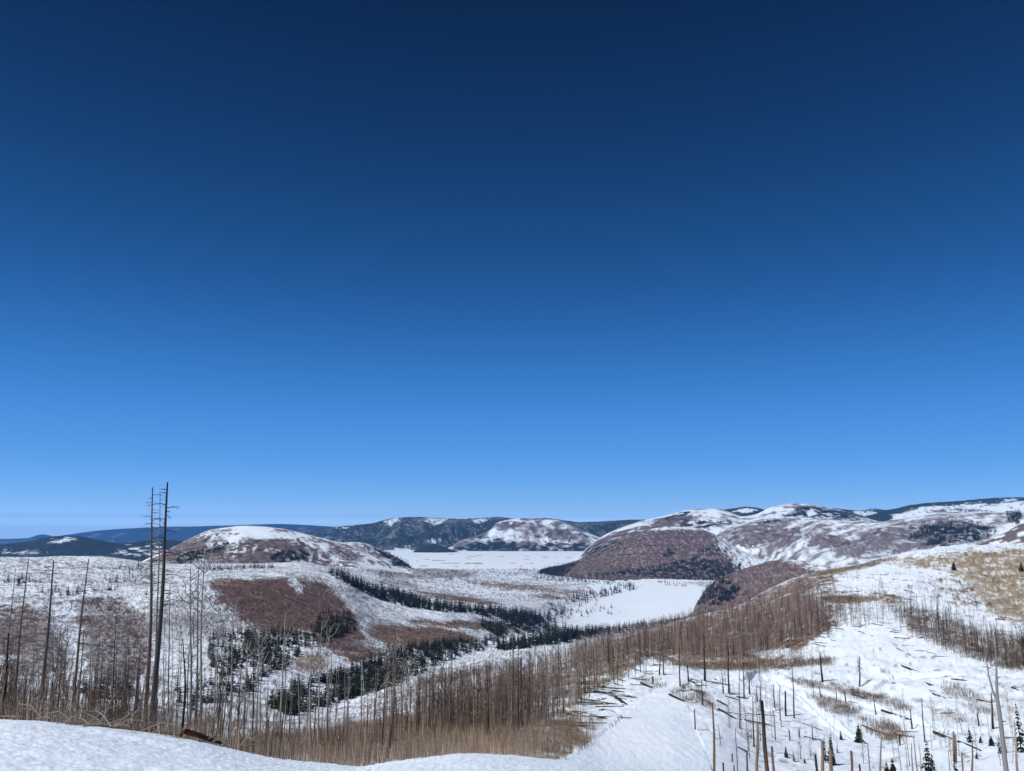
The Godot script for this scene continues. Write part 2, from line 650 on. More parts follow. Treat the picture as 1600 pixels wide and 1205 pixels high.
# ---------------------------------------------------------------- far hills
func land_far() -> void:
	var n1 := noise(11, 2600.0, 5)
	var n2 := noise(12, 420.0, 4)
	var n3 := noise(13, 130.0, 3)
	var n4 := noise(15, 55.0, 2)
	var rid := noise(14, 1500.0, 4)
	rid.fractal_type = FastNoiseLite.FRACTAL_RIDGED
	var forest := Color(0.021, 0.030, 0.022)
	# --- farthest ridge
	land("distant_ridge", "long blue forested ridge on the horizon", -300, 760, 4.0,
		[[[-300, 880, 19000], [760, 880, 19000]],
		[[-300, 848, 24000], [0, 842, 24000], [40, 841, 24000], [66, 835, 24000], [85, 838, 24000], [105, 836, 24000], [130, 832, 24000], [200, 826, 24000], [260, 824, 24000], [330, 822, 24000], [430, 819, 24000], [480, 821, 24000], [560, 826, 24000], [640, 830, 24000], [760, 834, 24000]],
		Vector2(1800, -200)], [30, 2],
		func(p, _d, _x, k): return 30.0 * n1.get_noise_2d(p.x, p.z) * minf(k, 1.0),
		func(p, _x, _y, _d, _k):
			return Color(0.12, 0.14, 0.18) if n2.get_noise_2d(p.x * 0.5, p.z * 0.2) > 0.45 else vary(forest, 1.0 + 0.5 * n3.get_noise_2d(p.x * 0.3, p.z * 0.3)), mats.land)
	# --- dark hill, far left
	var dh := [patch([74, 847, 98, 843, 103, 838, 108, 842, 119, 845, 105, 847, 80, 849], SNOW, 0.95, 2.0), patch([0, 862, 40, 862, 70, 866, 40, 869, 0, 868], SNOW, 0.36, 4.0), patch([190, 860, 240, 852, 260, 870, 200, 872, 170, 868], SNOW, 0.40, 6.0), patch([30, 862, 60, 861, 55, 866], DUSK, 0.8, 3.0)]
	land("forested_hill", "dark forested hill with one small snowy clearing near its top", -300, 420, 2.0,
		[[[-300, 885, 6000], [420, 885, 6000]],
		[[-300, 878, 7000], [420, 876, 7000]],
		[[-300, 862, 8800], [0, 851, 8800], [40, 846, 8800], [80, 839, 8800], [110, 837, 8800], [135, 840, 8800], [160, 845, 8800], [190, 849, 8800], [240, 847, 8800], [300, 848, 8800], [420, 850, 8800]],
		Vector2(1500, -200)], [4, 34, 2],
		func(p, _d, _x, k): return (45.0 * n1.get_noise_2d(p.x * 1.6, p.z * 1.6) + 22.0 * n2.get_noise_2d(p.x, p.z)) * clampf(2.2 - absf(k - 1.2), 0.25, 1.0) * 0.5 + 9.0 * n3.get_noise_2d(p.x, p.z),
		func(p, x, y, _d, _k):
			var sp_ := n3.get_noise_2d(p.x, p.z) * 1.8
			return cover(dh, vary(forest, 1.15 + 0.9 * n3.get_noise_2d(p.x * 2, p.z * 2)), x, y, n2.get_noise_2d(p.x, p.z), n2.get_noise_2d(p.z, p.x), sp_), mats.land)
	# --- far blue mountain wall
	var fm := [patch([598, 815, 612, 811, 622, 809, 620, 816, 612, 822, 604, 818], SNOW, 0.7, 3.0), patch([655, 812, 670, 811, 700, 810, 690, 818, 680, 822, 668, 816], SNOW, 0.7, 3.0), patch([735, 812, 765, 811, 748, 820], SNOW, 0.7, 2.0), patch([520, 826, 548, 823, 540, 826], SNOW, 0.7, 2.0), patch([612, 857, 640, 856, 648, 868, 640, 872, 625, 863], SNOW, 0.75, 3.0), patch([662, 844, 690, 843, 680, 847], SNOW, 0.8, 2.0), patch([605, 838, 618, 835, 615, 842], DUSK, 0.8, 3.0)]
	land("mountain_range", "long dark forested mountain range beyond the white plain", 380, 1180, 1.6,
		[[[380, 880, 9800], [1180, 880, 9800]],
		[[380, 866, 10600], [1180, 863, 10600]],
		[[380, 850, 11800], [560, 838, 11800], [640, 830, 11800], [800, 832, 11800], [1000, 832, 11800], [1180, 836, 11800]],
		[[380, 838, 13200], [470, 830, 13200], [500, 826, 13200], [540, 822, 13200], [580, 818, 13200], [600, 813, 13200], [622, 809, 13200], [650, 808, 13200], [690, 810, 13200], [720, 811, 13200], [745, 810, 13200], [780, 808, 13200], [810, 811, 13200], [850, 810, 13200], [880, 813, 13200], [905, 816, 13200], [940, 815, 13200], [970, 813, 13200], [1000, 812, 13200], [1050, 815, 13200], [1180, 818, 13200]],
		Vector2(1500, -200)], [4, 26, 26, 2],
		func(p, _d, _x, k): return (230.0 * rid.get_noise_2d(p.x * 0.8, p.z * 0.45) - 95.0) * clampf(1.0 - absf(k - 1.9) / 1.0, 0.0, 1.0) + (8.0 * n3.get_noise_2d(p.x, p.z) if k > 1.0 else 0.0),
		func(p, x, y, _d, _k):
			var g := n3.get_noise_2d(p.x * 1.3, p.z * 1.3)
			var b := vary(forest, 1.2 + 1.0 * g)
			b = b.lerp(DUSK.lerp(SNOW, 0.25), 0.62 * smoothstep(0.1, 0.8, n2.get_noise_2d(p.x * 0.8 + 900.0, p.z * 0.5) + 1.2 * n4.get_noise_2d(p.x, p.z)))
			return cover(fm, b, x, y, n2.get_noise_2d(p.x, p.z), n2.get_noise_2d(p.z, p.x), g * 1.7), mats.land)
	# --- the bare mountain in front of it, snow and brown spurs
	var sm := [patch([690, 866, 715, 848, 750, 838, 790, 846, 830, 850, 900, 848, 930, 852, 1010, 866], forest, 0.66, 5.0), patch([770, 820, 800, 814, 830, 818, 800, 826, 775, 830], BROWN.lerp(DUSK, 0.5), 0.7, 4.0), patch([845, 830, 870, 824, 900, 828, 920, 840, 900, 846, 870, 846, 850, 838], BROWN.lerp(DUSK, 0.5), 0.75, 4.0), patch([790, 836, 830, 834, 850, 840, 820, 846], BROWN.lerp(DUSK, 0.5), 0.62, 4.0), patch([700, 854, 735, 840, 745, 846, 715, 858], DUSK, 0.8, 4.0)]
	land("snowy_mountain", "rounded mountain with snowy top and purple brown spurs behind the white plain", 660, 1040, 1.4,
		[[[660, 876, 9900], [1040, 876, 9900]],
		[[660, 868, 10200], [800, 860, 10350], [920, 858, 10400], [1040, 862, 10350]],
		[[660, 868, 10700], [700, 856, 10900], [725, 843, 11000], [745, 837, 11100], [765, 829, 11200], [775, 818, 11400], [790, 813, 11500], [815, 810, 11500], [850, 811, 11500], [878, 814, 11500], [896, 820, 11500], [916, 831, 11400], [960, 848, 11200], [1000, 860, 11000], [1040, 868, 10900]],
		Vector2(700, -150)], [4, 40, 3],
		func(p, _d, _x, k): return (80.0 * rid.get_noise_2d(p.x * 1.9, p.z * 1.1) - 30.0) * clampf(1.0 - absf(k - 1.45) * 1.9, 0.0, 1.0) + 4.0 * n3.get_noise_2d(p.x, p.z),
		func(p, x, y, _d, _k):
			var g := n3.get_noise_2d(p.x, p.z)
			var b := SNOW.lerp(DUSK.lerp(BROWN, 0.3), smoothstep(-0.3, 0.4, n2.get_noise_2d(p.x * 1.2, p.z * 0.8) + 0.5 * g))
			return cover(sm, b, x, y, n2.get_noise_2d(p.x, p.z), n2.get_noise_2d(p.z, p.x), g * 1.5 + n2.get_noise_2d(p.z, p.x)), mats.land)
	# --- small forested hill at the foot of the range
	land("foothill", "low dark forested foothill at the edge of the white plain", 600, 760, 1.6,
		[[[600, 872, 9500], [760, 872, 9500]], [[600, 868, 9700], [650, 867, 9700], [700, 866, 9700], [760, 866, 9700]],
		[[600, 870, 10000], [640, 864, 10000], [660, 854, 10050], [675, 850, 10050], [695, 855, 10050], [715, 862, 10050], [760, 869, 10000]], Vector2(300, -60)], [2, 16, 2],
		func(p, _d, _x, _k): return 5.0 * n3.get_noise_2d(p.x, p.z),
		func(p, _x, _y, _d, _k): return vary(forest, 1.2 + 0.9 * n3.get_noise_2d(p.x * 1.5, p.z * 1.5)), mats.land)
	# --- right-hand hills, back to front
	var rb := [patch([1140, 800, 1166, 794, 1186, 797, 1170, 801], SNOW, 0.95, 1.5), patch([1330, 800, 1345, 798, 1372, 802, 1352, 806], SNOW, 0.75, 2.5), patch([1395, 806, 1420, 797, 1450, 792, 1500, 790, 1560, 786, 1680, 786, 1680, 830, 1395, 830], SNOW, 0.85, 4.0), patch([1440, 798, 1490, 796, 1550, 799, 1550, 803, 1450, 803], DUSK, 0.6, 3.0), patch([1560, 779, 1590, 781, 1580, 784], SNOW, 0.7, 2.0)]
	land("back_hills", "long high snowy hills with a dark forested rim on the skyline", 1060, 1960, 1.8,
		[[[1060, 860, 8600], [1960, 860, 8600]], [[1060, 830, 9600], [1300, 825, 9600], [1960, 815, 9600]],
		[[1060, 808, 11000], [1100, 801, 11000], [1150, 794, 11000], [1165, 792, 11000], [1180, 793, 11000], [1200, 798, 11000], [1240, 800, 11000], [1290, 794, 11000], [1330, 797, 11000], [1345, 798, 11000], [1365, 795, 11000], [1385, 797, 11000], [1420, 790, 11000], [1450, 786, 11000], [1500, 783, 11000], [1530, 780, 11000], [1560, 778, 11000], [1600, 777, 11000], [1960, 774, 11000]], Vector2(900, -150)], [4, 34, 2],
		func(p, _d, _x, k): return 35.0 * n1.get_noise_2d(p.x * 2, p.z * 2) * clampf(2.0 - k, 0.0, 1.0) + 5.0 * n3.get_noise_2d(p.x, p.z),
		func(p, x, y, _d, _k):
			var g := n3.get_noise_2d(p.x, p.z)
			return cover(rb, vary(forest, 1.2 + 0.8 * g), x, y, n2.get_noise_2d(p.x, p.z), n2.get_noise_2d(p.z, p.x), g * 1.6), mats.land)
	var mh := [patch([905, 866, 925, 848, 1000, 820, 1040, 811, 1080, 807, 1100, 816, 1060, 832, 1000, 846, 960, 866], DUSK.lerp(BROWN, 0.4), 0.78, 5.0), patch([896, 890, 912, 862, 935, 852, 965, 846, 1010, 842, 1000, 872, 940, 890], forest, 0.72, 4.0), patch([1040, 811, 1062, 801, 1080, 801, 1060, 812, 1045, 818], forest, 0.62, 3.0), patch([1060, 816, 1110, 812, 1145, 816, 1130, 826, 1090, 830, 1060, 824], forest, 0.5, 4.0), patch([1240, 797, 1262, 790, 1300, 795, 1345, 803, 1370, 812, 1330, 812, 1270, 808, 1215, 808], forest, 0.72, 3.0), patch([1258, 800, 1268, 795, 1275, 803, 1262, 808], SNOW, 0.8, 2.0)]
	land("snowy_hills", "two rounded snow topped hills with dark timber in the saddle between them", 900, 1480, 1.6,
		[[[900, 900, 6400], [1480, 875, 6400]], [[900, 884, 7000], [940, 868, 7000], [1000, 856, 7000], [1100, 848, 7000], [1480, 840, 7000]],
		[[900, 876, 8000], [915, 858, 8100], [932, 844, 8200], [965, 826, 8300], [1000, 815, 8400], [1040, 806, 8500], [1070, 798, 8500], [1095, 795.5, 8500], [1120, 795, 8500], [1140, 800, 8500], [1160, 807, 8500], [1180, 804, 8500], [1205, 793, 8600], [1240, 787, 8600], [1262, 788, 8600], [1290, 793, 8600], [1320, 799, 8600], [1345, 806, 8500], [1370, 814, 8400], [1480, 830, 8200]], Vector2(700, -150)], [4, 40, 2],
		func(p, _d, _x, k): return 55.0 * n1.get_noise_2d(p.x * 2.4, p.z * 2.4) * clampf(2.0 - k, 0.0, 1.0) + 4.0 * n3.get_noise_2d(p.x, p.z),
		func(p, x, y, _d, _k):
			var g := n3.get_noise_2d(p.x, p.z)
			var b := SNOW.lerp(DUSK, smoothstep(0.0, 0.5, n2.get_noise_2d(p.x, p.z) + 0.8 * g))
			return cover(mh, b, x, y, n2.get_noise_2d(p.x, p.z), n2.get_noise_2d(p.z, p.x), g * 1.6), mats.land)
	var fh := [patch([1120, 838, 1150, 826, 1190, 818, 1240, 816, 1215, 828, 1160, 840, 1140, 846], DUSK, 0.62, 6.0), patch([1150, 850, 1180, 832, 1225, 828, 1255, 840, 1230, 856, 1180, 858], DUSK.lerp(BROWN, 0.4), 0.78, 6.0), patch([1255, 834, 1300, 836, 1340, 850, 1300, 862, 1262, 850], DUSK.lerp(BROWN, 0.4), 0.7, 6.0), patch([1170, 820, 1200, 813, 1226, 812, 1200, 819], forest, 0.6, 3.0), patch([1234, 824, 1250, 822, 1250, 832, 1240, 834], forest, 0.6, 3.0), patch([1300, 870, 1360, 830, 1430, 815, 1500, 812, 1480, 850, 1400, 870], DUSK, 0.7, 8.0), patch([1415, 845, 1440, 825, 1470, 815, 1480, 830, 1440, 842], forest, 0.6, 5.0), patch([1440, 852, 1490, 815, 1530, 820, 1560, 830, 1520, 850, 1470, 856], forest, 0.56, 6.0), patch([1570, 800, 1595, 800, 1590, 820, 1575, 815], forest, 0.6, 4.0)]
	land("mottled_hills", "broad snowy slopes mottled with brown brush and timber above the near ridge", 1080, 1960, 1.6,
		[[[1080, 915, 6100], [1180, 912, 5700], [1250, 910, 4600], [1350, 910, 3600], [1960, 910, 3300]], [[1080, 895, 6250], [1180, 888, 5900], [1250, 885, 5000], [1350, 880, 4000], [1960, 870, 3700]], [[1080, 880, 6400], [1130, 862, 6300], [1200, 848, 6100], [1300, 850, 5200], [1400, 842, 4700], [1960, 828, 4400]],
		[[1080, 862, 6800], [1115, 836, 6800], [1150, 821, 6800], [1180, 813, 6800], [1210, 809, 6700], [1280, 810, 6500], [1340, 814, 6200], [1380, 815, 5900], [1410, 811, 5800], [1440, 806, 5700], [1500, 800, 5600], [1560, 801, 5500], [1600, 797, 5500], [1960, 790, 5500]], Vector2(700, -120)], [3, 26, 36, 2],
		func(p, _d, _x, k): return 60.0 * n1.get_noise_2d(p.x * 3.0, p.z * 3.0) * clampf(3.0 - k, 0.0, 1.0) + 16.0 * n2.get_noise_2d(p.x, p.z) * clampf(3.3 - k, 0.1, 1.0) + 3.0 * n3.get_noise_2d(p.x, p.z),
		func(p, x, y, _d, _k):
			var g := n3.get_noise_2d(p.x * 2.2, p.z * 1.2)
			var b := SNOW.lerp(DUSK, smoothstep(-0.45, 0.5, n2.get_noise_2d(p.x * 2, p.z * 2) + 0.9 * g))
			return cover(fh, b, x, y, n2.get_noise_2d(p.x, p.z), n2.get_noise_2d(p.z, p.x), g * 1.7), mats.land)
	land("brush_slope", "bare brown brush slope rising behind the tan hilltop", 1500, 1960, 4.0,
		[[[1500, 880, 1900], [1960, 880, 1900]], [[1500, 862, 2300], [1540, 846, 2300], [1570, 832, 2300], [1600, 818, 2300], [1680, 800, 2300], [1960, 790, 2300]], Vector2(300, -60)], [20, 2],
		func(p, _d, _x, _k): return 2.0 * n3.get_noise_2d(p.x, p.z),
		func(p, _x, _y, _d, _k): return DUSK.lerp(BROWN, 0.4) if n3.get_noise_2d(p.x * 2, p.z * 2) < 0.2 else SNOW, mats.land)
	# --- the white plain
	land("snow_plain", "wide flat snow covered plain between the hills", 520, 1120, 3.0,
		[[[520, 900, 5300], [1120, 900, 5300]], [[520, 875, 7700], [1120, 875, 7700]], [[520, 857, 11800], [1120, 857, 11800]], Vector2(400, -20)], [24, 24, 1],
		func(_p, _d, _x, _k): return 0.0,
		func(p, _x, y, _d, _k): return OCHRE if n2.get_noise_2d(p.x * 0.5, p.z * 1.2) + 0.35 * n3.get_noise_2d(p.x, p.z) > 0.47 and y > 866 else SNOW, mats.land)
	# --- left dome
	var dm := [patch([205, 888, 250, 866, 285, 848, 310, 845, 350, 850, 395, 846, 440, 846, 480, 850, 500, 868, 515, 890, 400, 892], DUSK.lerp(BROWN, 0.65), 0.72, 9.0), patch([280, 850, 310, 836, 335, 834, 350, 845, 310, 850], DUSK.lerp(BROWN, 0.5), 0.55, 5.0), patch([425, 842, 450, 840, 480, 848, 500, 870, 470, 872, 440, 862, 425, 850], DUSK.lerp(BROWN, 0.5), 0.7, 4.0), patch([510, 858, 535, 853, 560, 866, 570, 880, 545, 882, 525, 872], DUSK.lerp(BROWN, 0.7), 0.8, 5.0), patch([488, 866, 505, 868, 530, 885, 515, 886], DUSK, 0.8, 3.0), patch([548, 850, 580, 853, 605, 868, 590, 874, 560, 860], DUSK, 0.66, 4.0), patch([575, 852, 605, 862, 640, 880, 648, 888, 610, 884, 620, 876, 600, 868], forest, 0.8, 3.0), patch([268, 880, 290, 864, 330, 856, 352, 848, 345, 858, 315, 870, 290, 884], forest, 0.6, 4.0), patch([420, 872, 440, 858, 470, 866, 490, 864, 470, 876, 440, 880], forest, 0.55, 4.0)]
	land("dome_hill", "wide dome shaped hill with snowy crown and brown brushy flanks", 170, 680, 1.4,
		[[[170, 905, 3000], [500, 905, 3000], [680, 930, 3200]], [[170, 892, 3500], [400, 889, 3500], [520, 892, 3600], [600, 902, 3700], [680, 915, 3900]], [[170, 889, 3900], [225, 882, 3950], [260, 870, 3950], [330, 850, 3950], [400, 846, 3950], [500, 858, 4000], [560, 868, 4100], [620, 886, 4200], [650, 895, 4250], [680, 908, 4300]],
		[[170, 889, 4300], [215, 880, 4300], [235, 871, 4300], [255, 863, 4300], [278, 851, 4300], [300, 840, 4300], [330, 828, 4300], [355, 824, 4300], [385, 822, 4300], [420, 824, 4300], [445, 827, 4300], [480, 835, 4300], [510, 842, 4350], [535, 848, 4400], [552, 847, 4450], [570, 849, 4500], [590, 857, 4500], [610, 866, 4500], [630, 877, 4500], [646, 889, 4500], [660, 898, 4500], [680, 906, 4500]], Vector2(500, -120)], [3, 24, 24, 2],
		func(p, _d, _x, k): return (26.0 * n2.get_noise_2d(p.x, p.z) * clampf(3.0 - k, 0.0, 1.0) + 3.0 * n3.get_noise_2d(p.x, p.z)) * 0.8,
		func(p, x, y, _d, _k):
			var g := n3.get_noise_2d(p.x * 3.0, p.z * 2.0)
			var b := SNOW.lerp(DUSK, smoothstep(0.0, 0.55, n2.get_noise_2d(p.x * 2, p.z * 2) + 0.8 * g))
			return cover(dm, b, x, y, n2.get_noise_2d(p.x, p.z), n2.get_noise_2d(p.z, p.x), g * 1.6), mats.land)
	# --- red-brown hill beyond the meadow
	var bh := [patch([1010, 824, 1050, 822, 1085, 823, 1105, 829, 1070, 828, 1020, 829], SNOW, 0.7, 2.0), patch([1112, 832, 1130, 842, 1160, 858, 1230, 872, 1240, 925, 1150, 890, 1128, 862], SNOW, 0.66, 6.0), patch([820, 905, 845, 889, 880, 882, 905, 876, 885, 890, 880, 900, 860, 905], forest, 0.94, 3.0), patch([900, 900, 960, 892, 1010, 888, 1050, 880, 1085, 872, 1110, 874, 1150, 880, 1180, 900, 1160, 930, 1090, 925, 1010, 902, 950, 906], forest, 0.5, 6.0), patch([1035, 866, 1050, 852, 1052, 864, 1042, 872], forest, 0.66, 3.0), patch([900, 876, 960, 850, 985, 838, 975, 852, 930, 872], forest, 0.3, 3.0), patch([1085, 862, 1110, 852, 1140, 858, 1130, 868, 1100, 868], forest, 0.5, 3.0)]
	land("brown_hill", "rounded red brown hill with dark timber along its foot above the white meadow", 790, 1300, 1.4,
		[[[790, 915, 4400], [1300, 925, 4000]], [[790, 902, 4900], [860, 897, 5000], [900, 897, 5000], [1000, 904, 4860], [1080, 911, 4650], [1150, 918, 4450], [1230, 922, 4300], [1300, 922, 4200]],
		[[790, 905, 5500], [830, 894, 5600], [856, 887, 5700], [885, 881, 5800], [910, 872, 5900], [940, 859, 5900], [970, 845, 5900], [1000, 832, 5900], [1020, 826, 5900], [1050, 823, 5900], [1080, 824, 5900], [1105, 830, 5800], [1130, 843, 5700], [1150, 855, 5600], [1180, 870, 5400], [1230, 882, 5100], [1300, 890, 4900]], Vector2(500, -120)], [3, 56, 2],
		func(p, _d, _x, k): return 22.0 * n2.get_noise_2d(p.x, p.z) * clampf(2.0 - k, 0.0, 1.0) * clampf(k - 0.9, 0.0, 0.6) + 2.0 * n3.get_noise_2d(p.x, p.z) + 2.5 * n4.get_noise_2d(p.x, p.z),
		func(p, x, y, _d, _k):
			var g := n3.get_noise_2d(p.x * 3.0, p.z * 2.0)
			var f := n4.get_noise_2d(p.x * 2.2, p.z * 2.2)
			var b := vary(BROWN.lerp(DUSK, 0.25), 1.0 + 0.4 * g + 0.7 * f).lerp(SNOW, 0.16 * smoothstep(0.15, 0.7, f + 0.6 * g + 0.5 * n2.get_noise_2d(p.x * 2, p.z * 2)))
			return cover(bh, b, x, y, n2.get_noise_2d(p.x, p.z), n2.get_noise_2d(p.z, p.x), g * 1.6), mats.land)
	for t in [[985, 846, 1020, 842, 1060, 839.5, 1095, 839], [955, 860, 1000, 853, 1050, 851.5, 1108, 852], [945, 869, 1000, 865, 1060, 863], [1000, 874, 1040, 875, 1075, 876], [990, 838.5, 1030, 834.5, 1070, 833.5, 1100, 836]]:
		var st := MB.new()
		var pts := PackedVector3Array()
		for i in range(0, t.size() - 2, 2):
			for k in 12:
				pts.append(ground("brown_hill", lerpf(t[i], t[i + 2], k / 12.0), lerpf(t[i + 1], t[i + 3], k / 12.0)))
		for i in pts.size() - 1:
			if pts[i] == Vector3.INF or pts[i + 1] == Vector3.INF:
				continue
			var out := Vector3(-pts[i].x, 0, -pts[i].z).normalized() * 5.0 + Vector3(0, 0.4, 0)
			var a := pts[i] + Vector3(0, 1.2, 0)
			var b := pts[i + 1] + Vector3(0, 1.2, 0)
			var c := vary(SNOW, 0.75)
			st.tri(a - out * 0.4, a + out, b + out, Vector3.UP, c)
			st.tri(a - out * 0.4, b + out, b - out * 0.4, Vector3.UP, c)
		var o := put(st.mesh(), "track", mats.land)
		o.set_meta("kind", "structure")
		o.set_meta("label", "thin snow filled track crossing the red brown hill")
	# --- brown knoll at the end of the burnt ridge
	var kn := [patch([1075, 945, 1085, 905, 1110, 900, 1135, 905, 1160, 925, 1130, 945], forest, 0.42, 6.0), patch([1215, 878, 1235, 875, 1300, 885, 1330, 905, 1260, 890], SNOW, 0.55, 4.0)]
	land("brown_knoll", "low purple brown knoll beside the white meadow", 1040, 1420, 2.0,
		[[[1040, 1000, 2450], [1420, 990, 2000]], [[1040, 972, 2720], [1130, 968, 2720], [1200, 962, 2600], [1420, 950, 2250]],
		[[1040, 990, 3250], [1065, 970, 3250], [1084, 950, 3250], [1098, 928, 3250], [1115, 910, 3200], [1135, 899, 3150], [1160, 890, 3100], [1200, 878, 3000], [1225, 874, 2900], [1260, 878, 2850], [1290, 885, 2800], [1420, 905, 2700]], Vector2(300, -90)], [3, 34, 2],
		func(p, _d, _x, _k): return 4.0 * n3.get_noise_2d(p.x, p.z) + 2.0 * n4.get_noise_2d(p.x * 2, p.z * 2),
		func(p, x, y, _d, _k):
			var g := n3.get_noise_2d(p.x * 4.0, p.z * 3.0)
			var f := n4.get_noise_2d(p.x * 4.0, p.z * 4.0)
			return cover(kn, vary(BROWN.lerp(DUSK, 0.3), 1.0 + 0.4 * g + 0.7 * f).lerp(SNOW, 0.15 * smoothstep(0.2, 0.8, f + 0.6 * g)), x, y, n2.get_noise_2d(p.x, p.z), n2.get_noise_2d(p.z, p.x), g * 1.6), mats.land)

